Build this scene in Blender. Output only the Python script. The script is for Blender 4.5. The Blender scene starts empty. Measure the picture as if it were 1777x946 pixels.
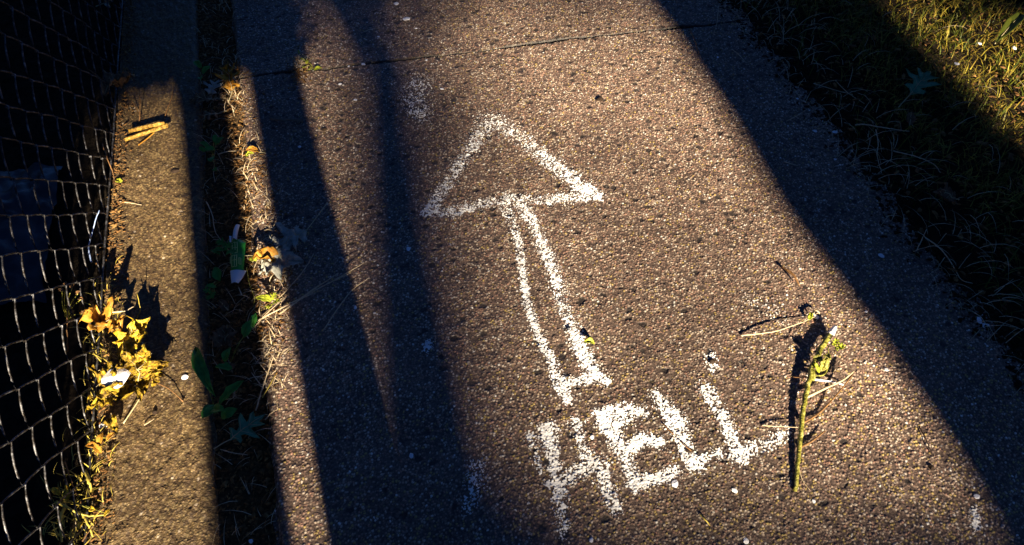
import bpy, math, random
import numpy as np
from mathutils import Vector, Matrix, noise as mn
R = math.radians
sc = bpy.context.scene
COL = sc.collection

# ------------------------------------------------------------------ camera
CAM_H, PITCH, YAW, FPX = 1.2, R(52.5), R(-15.7), 1283.0
cam = bpy.data.cameras.new('camera')
cam.sensor_width = 36.0
cam.lens = FPX / 1777 * 36.0
cam.clip_start = 0.02
cam.clip_end = 500
camo = bpy.data.objects.new('camera', cam)
camo.location = (0, 0, CAM_H)
camo.rotation_euler = (R(90) - PITCH, 0, YAW)
COL.objects.link(camo)
sc.camera = camo

# ------------------------------------------------------------------ sky, sun, exposure
SUN_EL, SUN_AZ = R(24.0), R(2.3)          # light travels towards (-sin az, cos az)
w = bpy.data.worlds.new('World')
sc.world = w
w.use_nodes = True
nt = w.node_tree
nt.nodes.clear()
sky = nt.nodes.new('ShaderNodeTexSky')
sky.sky_type = 'NISHITA'
sky.sun_disc = False
sky.sun_elevation = SUN_EL
sky.sun_rotation = R(180) - SUN_AZ * -1
sky.altitude = 4000
sky.air_density = 0.35
sky.dust_density = 0.0
sky.ozone_density = 10.0
bg = nt.nodes.new('ShaderNodeBackground')
bg.inputs['Strength'].default_value = 0.05
out = nt.nodes.new('ShaderNodeOutputWorld')
nt.links.new(sky.outputs[0], bg.inputs[0])
nt.links.new(bg.outputs[0], out.inputs[0])
sl = bpy.data.lights.new('sun', 'SUN')
sl.energy = 5.0
sl.angle = R(0.5)
sl.color = (1.0, 0.83, 0.60)
so = bpy.data.objects.new('sun', sl)
LD = Vector((-math.sin(SUN_AZ) * math.cos(SUN_EL), math.cos(SUN_AZ) * math.cos(SUN_EL), -math.sin(SUN_EL)))
so.rotation_euler = LD.to_track_quat('-Z', 'Y').to_euler()
so.location = (0, -6, 6)
COL.objects.link(so)
sc.view_settings.view_transform = 'Standard'
sc.view_settings.look = 'None'
sc.view_settings.gamma = 1
sc.view_settings.use_curve_mapping = False
sc.view_settings.exposure = 1.9

# ------------------------------------------------------------------ helpers
def at(px, py, z=0.0):
    """where the sight line through a point of the photograph meets the level z"""
    x = (px - 888.5) / FPX
    y = -(py - 473) / FPX
    c, s = math.cos(PITCH), math.sin(PITCH)
    d = Vector((x, c + y * s, -s + y * c))
    cy, sy = math.cos(YAW), math.sin(YAW)
    d = Vector((d.x * cy - d.y * sy, d.x * sy + d.y * cy, d.z))
    t = (z - CAM_H) / d.z
    return Vector((0, 0, CAM_H)) + d * t

def tag(o, label=None, cat=None, group=None, kind=None):
    if label: o['label'] = label
    if cat: o['category'] = cat
    if group: o['group'] = group
    if kind: o['kind'] = kind
    return o

def empty(name, loc, label, cat, group=None):
    o = bpy.data.objects.new(name, None)
    o.location = loc
    o.empty_display_size = 0.02
    COL.objects.link(o)
    return tag(o, label, cat, group)

def link_np(name, verts, faces, mat, parent=None, smooth=True, loc=None):
    """verts (N,3), faces: (M,k) array or list of such arrays"""
    me = bpy.data.meshes.new(name)
    if not isinstance(faces, list): faces = [faces]
    faces = [np.asarray(f, dtype=np.int32) for f in faces if len(f)]
    verts = np.asarray(verts, dtype=np.float32)
    if loc is not None:
        verts = verts - np.array(loc, dtype=np.float32)
    nl = sum(f.size for f in faces); nf = sum(len(f) for f in faces)
    me.vertices.add(len(verts)); me.vertices.foreach_set('co', verts.ravel())
    me.loops.add(nl); me.loops.foreach_set('vertex_index', np.concatenate([f.ravel() for f in faces]))
    starts = []; tot = 0
    for f in faces:
        starts.append(tot + np.arange(len(f)) * f.shape[1]); tot += f.size
    me.polygons.add(nf)
    me.polygons.foreach_set('loop_start', np.concatenate(starts).astype(np.int32))
    me.update(calc_edges=True)
    me.validate()
    if smooth: me.polygons.foreach_set('use_smooth', np.ones(len(me.polygons), dtype=bool))
    me.materials.append(mat)
    o = bpy.data.objects.new(name, me)
    COL.objects.link(o)
    if loc is not None: o.location = loc
    if parent is not None:
        o.parent = parent
        if loc is not None: o.location = Vector(loc) - parent.location
    return o

class MB:
    """collects simple shapes into one mesh (world coordinates)"""
    def __init__(s): s.v = []; s.q = []; s.t = []; s.n = 0
    def add(s, verts, quads=(), tris=()):
        b = s.n
        s.v.extend([tuple(v) for v in verts]); s.n += len(verts)
        s.q.extend([tuple(i + b for i in f) for f in quads])
        s.t.extend([tuple(i + b for i in f) for f in tris])
    def tube(s, pts, r, sides=6, caps=True):
        pts = [Vector(p) for p in pts]
        n = len(pts)
        rs = r if isinstance(r, (list, tuple)) else [r] * n
        V = []
        up = Vector((0.13, 0.21, 0.97))
        for i, p in enumerate(pts):
            d = (pts[min(i + 1, n - 1)] - pts[max(i - 1, 0)])
            if d.length < 1e-9: d = Vector((1, 0, 0))
            d.normalize()
            a = d.cross(up)
            if a.length < 0.05: a = d.cross(Vector((1, 0, 0)))
            a.normalize(); b = d.cross(a)
            for k in range(sides):
                t = 2 * math.pi * k / sides
                V.append(p + (a * math.cos(t) + b * math.sin(t)) * rs[i])
        Q = []
        for i in range(n - 1):
            for k in range(sides):
                k2 = (k + 1) % sides
                Q.append((i * sides + k, i * sides + k2, (i + 1) * sides + k2, (i + 1) * sides + k))
        T = []
        if caps:
            V.append(pts[0]); V.append(pts[-1])
            c0, c1 = len(V) - 2, len(V) - 1
            for k in range(sides):
                k2 = (k + 1) % sides
                T.append((c0, k2, k)); T.append((c1, (n - 1) * sides + k, (n - 1) * sides + k2))
        s.add(V, Q, T)
    def box(s, c, e, rz=0):
        c = Vector(c); V = []
        for z in (-1, 1):
            for x, y in ((-1, -1), (1, -1), (1, 1), (-1, 1)):
                p = Vector((x * e[0], y * e[1], z * e[2])); p.rotate(Matrix.Rotation(rz, 3, 'Z'))
                V.append(c + p)
        s.add(V, [(3, 2, 1, 0), (4, 5, 6, 7), (0, 1, 5, 4), (1, 2, 6, 5), (2, 3, 7, 6), (3, 0, 4, 7)])
    def build(s, name, mat, parent=None, smooth=True, loc=None):
        f = []
        if s.q: f.append(np.array(s.q))
        if s.t: f.append(np.array(s.t))
        return link_np(name, np.array(s.v), f, mat, parent, smooth, loc)

def smooth_path(pts, n=6):
    """Catmull-Rom through points"""
    pts = [Vector(p) for p in pts]
    if len(pts) < 3: 
        return [pts[0].lerp(pts[-1], i / n) for i in range(n + 1)]
    P = [pts[0] * 2 - pts[1]] + pts + [pts[-1] * 2 - pts[-2]]
    o = []
    for i in range(1, len(P) - 2):
        for k in range(n):
            t = k / n
            a, b, c, d = P[i - 1], P[i], P[i + 1], P[i + 2]
            o.append(0.5 * ((2 * b) + (c - a) * t + (2 * a - 5 * b + 4 * c - d) * t * t + (3 * b - a - 3 * c + d) * t ** 3))
    o.append(pts[-1])
    return o

# ------------------------------------------------------------------ numpy noise
def hash2(ix, iy, k=0):
    n = (ix.astype(np.int64) * 73856093) ^ (iy.astype(np.int64) * 19349663) ^ (np.int64(k) * 83492791)
    n = (n ^ (n >> 13)) * 1274126177
    n = (n ^ (n >> 16)) & 0xFFFFFF
    n = (n * 69069 + 12345) & 0xFFFFFF
    return (n ^ (n >> 11)).astype(np.float64) % 65536 / 65536.0

def vnoise(x, y, k=0):
    ix = np.floor(x); iy = np.floor(y); fx = x - ix; fy = y - iy
    fx = fx * fx * (3 - 2 * fx); fy = fy * fy * (3 - 2 * fy)
    a = hash2(ix, iy, k); b = hash2(ix + 1, iy, k); c = hash2(ix, iy + 1, k); d = hash2(ix + 1, iy + 1, k)
    return (a * (1 - fx) + b * fx) * (1 - fy) + (c * (1 - fx) + d * fx) * fy

def fbm(x, y, k=0, o=4):
    s = 0; a = 0.5
    for i in range(o):
        s = s + a * vnoise(x * 2 ** i, y * 2 ** i, k + i * 7); a *= 0.5
    return s

def cells(x, y, size, k=0, jit=0.8):
    """nearest jittered cell: distance (in cells) second distance and cell ids"""
    gx = x / size; gy = y / size
    ix = np.floor(gx); iy = np.floor(gy)
    best = np.full(x.shape, 9.0); sec = np.full(x.shape, 9.0)
    bi = np.zeros(x.shape); bj = np.zeros(x.shape)
    for dx in (-1, 0, 1):
        for dy in (-1, 0, 1):
            cx = ix + dx; cy = iy + dy
            px = cx + 0.5 + (hash2(cx, cy, k) - 0.5) * jit
            py = cy + 0.5 + (hash2(cx, cy, k + 1) - 0.5) * jit
            d = np.hypot(gx - px, gy - py)
            m = d < best
            sec = np.where(m, best, np.minimum(sec, d))
            best = np.where(m, d, best)
            bi = np.where(m, cx, bi); bj = np.where(m, cy, bj)
    return best, sec, bi, bj

def grid(x0, x1, y0, y1, step):
    nx = max(2, int(round((x1 - x0) / step)) + 1); ny = max(2, int(round((y1 - y0) / step)) + 1)
    X, Y = np.meshgrid(np.linspace(x0, x1, nx), np.linspace(y0, y1, ny))
    i = np.arange(ny - 1)[:, None] * nx + np.arange(nx - 1)[None, :]
    F = np.stack([i, i + 1, i + nx + 1, i + nx], -1).reshape(-1, 4)
    return X, Y, F

def grid_skirt(X, Y, Z, F, depth):
    """add vertical sides so a slab has thickness"""
    ny, nx = X.shape
    V = np.stack([X.ravel(), Y.ravel(), Z.ravel()], -1)
    idx = np.arange(nx * ny).reshape(ny, nx)
    ring = np.concatenate([idx[0, :], idx[1:, -1], idx[-1, -2::-1], idx[-2:0:-1, 0]])
    B = V[ring].copy(); B[:, 2] = -depth
    n = len(ring); b0 = len(V)
    nxt = np.roll(np.arange(n), -1)
    S = np.stack([ring[nxt], ring, b0 + np.arange(n), b0 + nxt], -1)
    return np.concatenate([V, B]), np.concatenate([F, S])

# ------------------------------------------------------------------ materials
def mat(name):
    m = bpy.data.materials.new(name); m.use_nodes = True
    m.node_tree.nodes.clear()
    o = m.node_tree.nodes.new('ShaderNodeOutputMaterial')
    p = m.node_tree.nodes.new('ShaderNodeBsdfPrincipled')
    m.node_tree.links.new(p.outputs[0], o.inputs[0])
    return m, m.node_tree, p, o

def ramp(nt, stops, src, interp='LINEAR'):
    r = nt.nodes.new('ShaderNodeValToRGB')
    r.color_ramp.interpolation = interp
    e = r.color_ramp.elements
    while len(e) < len(stops): e.new(0.5)
    for k, (p, c) in enumerate(stops):
        e[k].position = p; e[k].color = (*c, 1)
    nt.links.new(src, r.inputs[0])
    return r

def tex(nt, kind, scale, coord='Object', **kw):
    tc = nt.nodes.new('ShaderNodeTexCoord')
    t = nt.nodes.new(kind)
    t.inputs['Scale'].default_value = scale
    for k, v in kw.items(): t.inputs[k].default_value = v
    nt.links.new(tc.outputs[coord], t.inputs['Vector'])
    return t

def noise_mat(name, stops, scale, rough=0.85, bump=0.0, bscale=None, spec=0.3, metal=0.0, transl=0.0, coord='Object', detail=5):
    m, nt, p, o = mat(name)
    t = tex(nt, 'ShaderNodeTexNoise', scale, coord, Detail=detail, Roughness=0.65)
    r = ramp(nt, stops, t.outputs['Fac'])
    nt.links.new(r.outputs[0], p.inputs['Base Color'])
    p.inputs['Roughness'].default_value = rough
    p.inputs['Specular IOR Level'].default_value = spec
    p.inputs['Metallic'].default_value = metal
    if bump:
        t2 = tex(nt, 'ShaderNodeTexNoise', bscale or scale * 3, coord, Detail=5.0)
        b = nt.nodes.new('ShaderNodeBump'); b.inputs['Strength'].default_value = 1.0; b.inputs['Distance'].default_value = bump
        nt.links.new(t2.outputs['Fac'], b.inputs['Height']); nt.links.new(b.outputs[0], p.inputs['Normal'])
    if transl:
        tr = nt.nodes.new('ShaderNodeBsdfTranslucent')
        nt.links.new(r.outputs[0], tr.inputs['Color'])
        mx = nt.nodes.new('ShaderNodeMixShader'); mx.inputs[0].default_value = transl
        nt.links.new(p.outputs[0], mx.inputs[1]); nt.links.new(tr.outputs[0], mx.inputs[2])
        nt.links.new(mx.outputs[0], o.inputs[0])
    return m

def attr_mat(name, rough, spec, bump, bscale):
    """stone surface: each pebble's own colour is stored with the mesh, fine grain is added in the nodes"""
    m, nt, p, o = mat(name)
    a = nt.nodes.new('ShaderNodeAttribute'); a.attribute_name = 'stone'
    t = tex(nt, 'ShaderNodeTexNoise', 900.0, 'Object', Detail=3.0)
    r = ramp(nt, [(0.25, (0.72, 0.72, 0.72)), (0.75, (1.25, 1.25, 1.25))], t.outputs['Fac'])
    mx = nt.nodes.new('ShaderNodeMix'); mx.data_type = 'RGBA'; mx.blend_type = 'MULTIPLY'; mx.inputs[0].default_value = 1.0
    nt.links.new(a.outputs['Color'], mx.inputs[6]); nt.links.new(r.outputs[0], mx.inputs[7])
    nt.links.new(mx.outputs[2], p.inputs['Base Color'])
    p.inputs['Roughness'].default_value = rough
    p.inputs['Specular IOR Level'].default_value = spec
    t2 = tex(nt, 'ShaderNodeTexNoise', bscale, 'Object', Detail=4.0)
    b = nt.nodes.new('ShaderNodeBump'); b.inputs['Distance'].default_value = bump
    nt.links.new(t2.outputs['Fac'], b.inputs['Height']); nt.links.new(b.outputs[0], p.inputs['Normal'])
    return m

M = {}
M['aggregate'] = attr_mat('exposed_aggregate', 0.5, 0.5, 0.0011, 700)
M['kerb'] = attr_mat('worn_concrete', 0.55, 0.5, 0.0018, 480)
M['far_concrete'] = noise_mat('far_concrete', [(0.3, (0.07, 0.05, 0.036)), (0.7, (0.24, 0.18, 0.13))], 160, bump=0.0015, bscale=160)
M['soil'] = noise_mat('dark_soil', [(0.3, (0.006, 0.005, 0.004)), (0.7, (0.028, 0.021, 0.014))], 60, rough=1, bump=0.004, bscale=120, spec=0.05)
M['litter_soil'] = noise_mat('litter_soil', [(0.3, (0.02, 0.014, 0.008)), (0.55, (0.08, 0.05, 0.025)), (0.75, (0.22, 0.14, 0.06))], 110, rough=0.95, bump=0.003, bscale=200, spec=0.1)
M['paint'] = noise_mat('white_spray_paint', [(0.36, (0.60, 0.60, 0.60)), (0.52, (0.84, 0.84, 0.82)), (0.7, (0.9, 0.9, 0.88))], 55, rough=0.5, spec=0.4, bump=0.0003, bscale=800)
M['wire'] = noise_mat('galvanised_wire', [(0.42, (0.02, 0.016, 0.013)), (0.54, (0.08, 0.08, 0.085)), (0.72, (0.30, 0.31, 0.33))], 110, rough=0.5, metal=0.5, spec=0.5, bump=0.0006, bscale=500)
M['straw'] = noise_mat('dry_straw', [(0.3, (0.34, 0.25, 0.14)), (0.7, (0.72, 0.60, 0.40))], 80, rough=0.6)
M['twig'] = noise_mat('brown_twig', [(0.3, (0.07, 0.035, 0.015)), (0.7, (0.3, 0.16, 0.06))], 120, rough=0.7, bump=0.0006)
M['yellow_twig'] = noise_mat('yellow_stalk', [(0.3, (0.28, 0.2, 0.03)), (0.7, (0.6, 0.5, 0.1))], 90, rough=0.55)
M['bark'] = noise_mat('tree_bark', [(0.3, (0.05, 0.035, 0.025)), (0.7, (0.18, 0.13, 0.09))], 12, rough=0.9, bump=0.01)
M['timber'] = noise_mat('weathered_timber', [(0.3, (0.07, 0.055, 0.04)), (0.7, (0.2, 0.16, 0.12))], 20, rough=0.85, bump=0.002)
M['crown'] = noise_mat('crown_leaf', [(0.3, (0.03, 0.06, 0.015)), (0.7, (0.07, 0.12, 0.03))], 3, rough=0.6, transl=0.1)
M['grass'] = noise_mat('grass_blade', [(0.3, (0.03, 0.05, 0.005)), (0.5, (0.09, 0.11, 0.01)), (0.7, (0.24, 0.19, 0.025))], 14, rough=0.55, transl=0.15)
M['thatch'] = noise_mat('dry_thatch', [(0.3, (0.05, 0.025, 0.006)), (0.5, (0.2, 0.14, 0.015)), (0.7, (0.42, 0.36, 0.04))], 50, rough=0.6)
M['soil_crumb'] = noise_mat('soil_crumb', [(0.3, (0.008, 0.006, 0.005)), (0.7, (0.045, 0.032, 0.02))], 60, rough=1, spec=0.05)
M['debris'] = noise_mat('leaf_crumbs', [(0.3, (0.06, 0.025, 0.008)), (0.55, (0.2, 0.1, 0.03)), (0.72, (0.42, 0.27, 0.09))], 45, rough=0.8)
M['weed'] = noise_mat('weed_leaf', [(0.3, (0.03, 0.18, 0.03)), (0.7, (0.09, 0.36, 0.06))], 60, rough=0.45, transl=0.2, bump=0.0008, bscale=300)
M['lime'] = noise_mat('lime_leaf', [(0.3, (0.25, 0.32, 0.02)), (0.7, (0.5, 0.52, 0.05))], 90, rough=0.5, transl=0.2)
M['brown_leaf'] = noise_mat('brown_oak_leaf', [(0.3, (0.1, 0.05, 0.022)), (0.7, (0.28, 0.17, 0.09))], 60, rough=0.65, transl=0.15, bump=0.001, bscale=200)
M['grey_leaf'] = noise_mat('grey_oak_leaf', [(0.3, (0.28, 0.30, 0.26)), (0.7, (0.62, 0.62, 0.54))], 60, rough=0.6, transl=0.15, bump=0.001, bscale=200)
M['green_leaf'] = noise_mat('green_oak_leaf', [(0.3, (0.05, 0.20, 0.11)), (0.7, (0.13, 0.36, 0.20))], 60, rough=0.5, transl=0.15, bump=0.001, bscale=200)
M['yellow_leaf'] = noise_mat('yellow_leaf', [(0.3, (0.16, 0.08, 0.008)), (0.45, (0.46, 0.30, 0.02)), (0.6, (0.66, 0.5, 0.04)), (0.75, (0.8, 0.7, 0.2))], 95, rough=0.45, transl=0.12, bump=0.005, bscale=130)
M['mustard_leaf'] = noise_mat('mustard_leaf', [(0.36, (0.04, 0.02, 0.004)), (0.48, (0.26, 0.16, 0.012)), (0.6, (0.5, 0.36, 0.025)), (0.75, (0.7, 0.58, 0.10))], 110, rough=0.5, transl=0.1, bump=0.007, bscale=150)
M['orange_leaf'] = noise_mat('orange_leaf', [(0.3, (0.25, 0.09, 0.01)), (0.7, (0.62, 0.34, 0.04))], 55, rough=0.6, transl=0.15, bump=0.001, bscale=200)
M['vein'] = noise_mat('leaf_vein', [(0.3, (0.4, 0.33, 0.18)), (0.7, (0.55, 0.48, 0.28))], 80, rough=0.6)
M['chip'] = noise_mat('white_stone', [(0.3, (0.76, 0.77, 0.80)), (0.7, (0.90, 0.90, 0.92))], 200, rough=0.6, bump=0.0008)
M['dark_chip'] = noise_mat('dark_bark_chip', [(0.3, (0.01, 0.006, 0.004)), (0.7, (0.05, 0.03, 0.018))], 150, rough=0.8)
M['wood'] = noise_mat('split_wood', [(0.35, (0.12, 0.06, 0.01)), (0.5, (0.45, 0.26, 0.04)), (0.68, (0.75, 0.55, 0.15))], 130, rough=0.6, bump=0.004, bscale=150)
M['stem'] = noise_mat('green_stem', [(0.36, (0.07, 0.07, 0.010)), (0.5, (0.24, 0.23, 0.03)), (0.66, (0.55, 0.50, 0.16))], 90, rough=0.5, bump=0.003, bscale=260)
M['wrap_green'] = noise_mat('wrapper_green', [(0.3, (0.02, 0.22, 0.03)), (0.7, (0.04, 0.36, 0.06))], 60, rough=0.3)
M['wrap_white'] = noise_mat('wrapper_white', [(0.3, (0.7, 0.74, 0.8)), (0.7, (0.85, 0.87, 0.9))], 60, rough=0.3)
M['wrap_line'] = noise_mat('wrapper_lines', [(0.3, (0.55, 0.75, 0.25)), (0.7, (0.7, 0.85, 0.4))], 60, rough=0.3)
M['sheet'] = noise_mat('grey_blue_plastic', [(0.3, (0.008, 0.009, 0.012)), (0.7, (0.035, 0.04, 0.055))], 14, rough=0.45, bump=0.004, bscale=30)
M['blue_wire'] = noise_mat('blue_wire', [(0.3, (0.2, 0.3, 0.55)), (0.7, (0.35, 0.45, 0.7))], 60, rough=0.4)

# ------------------------------------------------------------------ layout (metres; y runs along the path, x across it)
KL, KR, PL, PR = -0.530, -0.354, -0.258, 1.122
FX = -0.553                                   # the fence line
Y0, Y1 = 0.06, 2.28                           # the stretch modelled pebble by pebble
GAPZ = -0.018

def dist_poly(X, Y, pts):
    """distance and local half width from a stroke of (x, y, halfwidth, density)"""
    best = np.full(X.shape, 1e3); dens = np.zeros(X.shape)
    for a, b in zip(pts[:-1], pts[1:]):
        dx, dy = b[0] - a[0], b[1] - a[1]
        L2 = dx * dx + dy * dy + 1e-12
        t = np.clip(((X - a[0]) * dx + (Y - a[1]) * dy) / L2, 0, 1)
        d = np.hypot(X - a[0] - t * dx, Y - a[1] - t * dy)
        hw = a[2] + (b[2] - a[2]) * t
        k = d / hw
        dn = a[3] + (b[3] - a[3]) * t
        m = dn * np.clip(1.42 - k * 0.80, 0, 1)
        dens = np.maximum(dens, m)
    return dens

def aggregate_height(X, Y):
    """relief and colour of the concrete: rounded pebbles standing out of worn paste"""
    wx = X + 0.0012 * (vnoise(X * 300, Y * 300, 5) - .5); wy = Y + 0.0012 * (vnoise(X * 300, Y * 300, 6) - .5)
    d, s, ci, cj = cells(wx, wy, 0.0046, 11, 0.9)
    r1 = hash2(ci, cj, 31); r2 = hash2(ci, cj, 32); r3 = hash2(ci, cj, 33)
    dome = np.sqrt(np.clip(1 - (d / 0.62) ** 2, 0, 1))
    edge = np.clip((s - d) * 3.0, 0, 1)
    present = (r1 > 0.22).astype(float)
    h = dome * edge * (0.3 + 0.7 * r2) * present
    # small grit
    d2, s2, ai, aj = cells(X, Y, 0.0027, 77, 0.9)
    g = np.sqrt(np.clip(1 - (d2 / 0.6) ** 2, 0, 1)) * hash2(ai, aj, 5)
    hn = np.maximum(h, g * 0.38)
    Z = hn * 0.0024 + (fbm(X * 9, Y * 9, 3) - .5) * 0.004 + (vnoise(X * 60, Y * 60, 9) - .5) * 0.0016
    # large dark flat stones, worn flush
    D, S, bi, bj = cells(X + 0.003 * (vnoise(X * 150, Y * 150, 21) - .5) * 1.8, (Y + 0.004 * (vnoise(X * 150, Y * 150, 22) - .5) * 1.8) * 1.25, 0.030, 51, 0.95)
    rb = hash2(bi, bj, 61); rs = 0.10 + 0.20 * hash2(bi, bj, 62)
    pres = np.clip(-0.06 + 0.46 * Y + 0.5 * (fbm(X * 3, Y * 3, 71) - .45), 0.04, 0.75)
    big = ((D < rs) & (rb < pres)).astype(float)
    soft = np.clip((rs - D) * 12, 0, 1) * big
    Z = Z * (1 - soft * 0.6) - soft * 0.0012
    # colours
    pal = np.array([(0.30, 0.195, 0.145), (0.40, 0.29, 0.215), (0.22, 0.135, 0.10), (0.50, 0.40, 0.31), (0.17, 0.115, 0.09),
                    (0.36, 0.205, 0.15), (0.58, 0.49, 0.40), (0.26, 0.18, 0.14)])
    k = (r3 * len(pal)).astype(int) % len(pal)
    pc = pal[k]
    white = hash2(ci, cj, 35) > 0.975
    pc = np.where(white[..., None], np.array((0.80, 0.76, 0.70)), pc)
    yel = (hash2(ci, cj, 36) > (0.94 - 0.30 * np.clip(0.75 - Y, 0, 1)))
    pc = np.where((yel & ~white)[..., None], np.array((0.44, 0.32, 0.11)), pc)
    paste = np.array((0.075, 0.052, 0.041)) * (0.6 + 0.8 * fbm(X * 25, Y * 25, 41))[..., None]
    gc = paste * (0.7 + 1.3 * hash2(ai, aj, 6))[..., None]
    mixf = np.clip((h - 0.22) * 4, 0, 1)[..., None]
    C = gc * (1 - mixf) + pc * mixf
    darkc = np.array((0.024, 0.020, 0.018)) * (0.6 + 0.9 * hash2(bi, bj, 63))[..., None]
    C = C * (1 - soft[..., None] * 0.9) + darkc * soft[..., None] * 0.9
    # grime and wear
    stain = fbm(X * 2.2 + 4, Y * 2.2, 91)
    C = C * np.array((1.03, 1.03, 1.00)) * (0.28 + 1.28 * stain + 0.28 * (fbm(X * 16, Y * 16, 95) - .45))[..., None]
    return Z, hn, C, soft

def set_color(o, C):
    me = o.data
    a = me.color_attributes.new('stone', 'FLOAT_COLOR', 'POINT')
    arr = np.ones((len(me.vertices), 4), dtype=np.float32)
    arr[:len(C), :3] = C
    a.data.foreach_set('color', arr.ravel())

# joint between the two slabs
jA, jB = at(550, 120), at(1200, 45)
def joint_y(X): return jA.y + (jB.y - jA.y) * (X - jA.x) / (jB.x - jA.x) + 0.006 * (vnoise(X * 30, X * 0, 3) - .5) + 0.01 * (vnoise(X * 6, X * 0, 4) - .5)

STEP = 0.0013
X, Y, F = grid(PL, PR, Y0, Y1, STEP)
# wandering edges
wl = 0.010 * (fbm(X * 0 + 3, Y * 14, 17) - .5) * 2
wr = 0.030 * (fbm(X * 0 + 7, Y * 14, 18, 5) - .5) * 2
tt = (X - PL) / (PR - PL)
X = X + wl * (1 - tt) ** 6 + wr * tt ** 6
Z, HN, C, BIG = aggregate_height(X, Y)
dj = np.abs(Y - joint_y(X)); jw = 0.0012 + 0.0058 * vnoise(X * 34, X * 0, 8) * vnoise(X * 9, X * 0, 12) + 0.0012 * vnoise(X * 220, X * 0, 14)
gro = np.clip(1.3 - dj / jw, 0, 1)
Z = Z - 0.020 * gro
C = C * (1 - 0.93 * np.clip(2.1 - dj / jw, 0, 1))[..., None]
el = (X - PL) ; er = (PR + wr * 1.0 - X)
Z = Z - 0.012 * np.clip(1 - np.minimum(el, er) / 0.012, 0, 1) ** 2
V, FF = grid_skirt(X, Y, Z, F, 0.08)
path = link_np('path', V, FF, M['aggregate'], None, True)
set_color(path, C.reshape(-1, 3))
tag(path, 'worn exposed aggregate concrete footpath with a crack across it', 'footpath', kind='structure')
PATHX, PATHY, PATHZ, PATHH, NX, NY = X, Y, Z, HN, X.shape[1], X.shape[0]

def zpath(x, y):
    i = int(np.clip(round((y - Y0) / (Y1 - Y0) * (NY - 1)), 0, NY - 1)); j = int(np.clip(round((x - PL) / (PR - PL) * (NX - 1)), 0, NX - 1))
    return float(PATHZ[max(0, i - 1):i + 2, max(0, j - 1):j + 2].max())

# kerb strip under the fence
X, Y, F = grid(KL - 0.02, KR, Y0, Y1, STEP)
X = X + 0.006 * (fbm(X * 0 + 5, Y * 16, 27) - .5) * 2 * ((X - KL) / (KR - KL)) ** 4
d, s, ci, cj = cells(X, Y, 0.0040, 211, 0.9)
dome = np.sqrt(np.clip(1 - (d / 0.62) ** 2, 0, 1)) * np.clip((s - d) * 3, 0, 1) * hash2(ci, cj, 3)
Z = dome * 0.0015 + (fbm(X * 14, Y * 14, 203) - .5) * 0.006 + (vnoise(X * 130, Y * 60, 205) - .5) * 0.0034 + (vnoise(X * 260, Y * 160, 206) - .5) * 0.0012
Z = Z - 0.014 * np.clip(1 - (KR - X) / 0.016, 0, 1) ** 2
pal = np.array([(0.34, 0.25, 0.13), (0.26, 0.19, 0.10), (0.44, 0.33, 0.16), (0.20, 0.14, 0.08), (0.52, 0.42, 0.22)])
C = pal[(hash2(ci, cj, 8) * 5).astype(int) % 5] * (0.45 + 0.75 * np.clip(dome, 0, 1))[..., None]
C = np.where((hash2(ci, cj, 9) > 0.994)[..., None], np.array((0.75, 0.7, 0.6)), C)
C = C * (0.5 + 0.9 * fbm(X * 8, Y * 8, 209))[..., None] * np.array((0.50, 0.44, 0.38))
V, FF = grid_skirt(X, Y, Z, F, 0.08)
kerb = link_np('kerb', V, FF, M['kerb'], None, True)
set_color(kerb, C.reshape(-1, 3))
tag(kerb, 'narrow yellowish concrete kerb strip along the foot of the wire fence', 'kerb', kind='structure')

# beyond the modelled stretch: plain slabs, and the earth out to the horizon
def slab(name, x0, x1, y0, y1, ztop, zb, m, label, cat):
    b = MB(); b.box(((x0 + x1) / 2, (y0 + y1) / 2, (ztop + zb) / 2), ((x1 - x0) / 2, (y1 - y0) / 2, (ztop - zb) / 2))
    return tag(b.build(name, m, smooth=False), label, cat, kind='structure')
slab('path', PL, PR, Y1 + 0.004, 14, 0.0, -0.08, M['far_concrete'], 'footpath running on ahead beyond the top of the picture', 'footpath')
slab('path', PL, PR, -16, Y0 - 0.004, 0.0, -0.08, M['far_concrete'], 'footpath running back behind the photographer', 'footpath')
slab('kerb', KL - 0.02, KR, Y1 + 0.004, 14, 0.0, -0.08, M['far_concrete'], 'kerb strip running on ahead along the fence', 'kerb')
slab('kerb', KL - 0.02, KR, -16, Y0 - 0.004, 0.0, -0.08, M['far_concrete'], 'kerb strip running back behind the photographer', 'kerb')
b = MB(); b.add([(-200, -200, -0.06), (200, -200, -0.06), (200, 200, -0.06), (-200, 200, -0.06)], [(0, 1, 2, 3)])
tag(b.build('ground', M['soil'], smooth=False), 'dark bare earth all around', 'ground', kind='structure')

def soil(name, x0, x1, y0, y1, step, z, amp, m, label, seed):
    X, Y, F = grid(x0, x1, y0, y1, step)
    Z = z + (fbm(X * 12, Y * 12, seed) - .5) * amp * 2 + (fbm(X * 70, Y * 70, seed + 9) - .5) * amp
    V = np.stack([X.ravel(), Y.ravel(), Z.ravel()], -1)
    o = link_np(name, V, F, m, None, True)
    return tag(o, label, 'soil', kind='structure')
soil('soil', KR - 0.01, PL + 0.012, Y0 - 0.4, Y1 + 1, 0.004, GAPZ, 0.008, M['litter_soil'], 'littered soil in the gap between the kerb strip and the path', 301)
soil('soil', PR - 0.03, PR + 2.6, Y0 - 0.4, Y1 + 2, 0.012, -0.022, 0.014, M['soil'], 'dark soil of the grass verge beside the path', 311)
soil('soil', -3.0, KL + 0.0, Y0 - 0.4, Y1 + 2, 0.012, -0.022, 0.012, M['soil'], 'dark soil behind the wire fence', 321)

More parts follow.
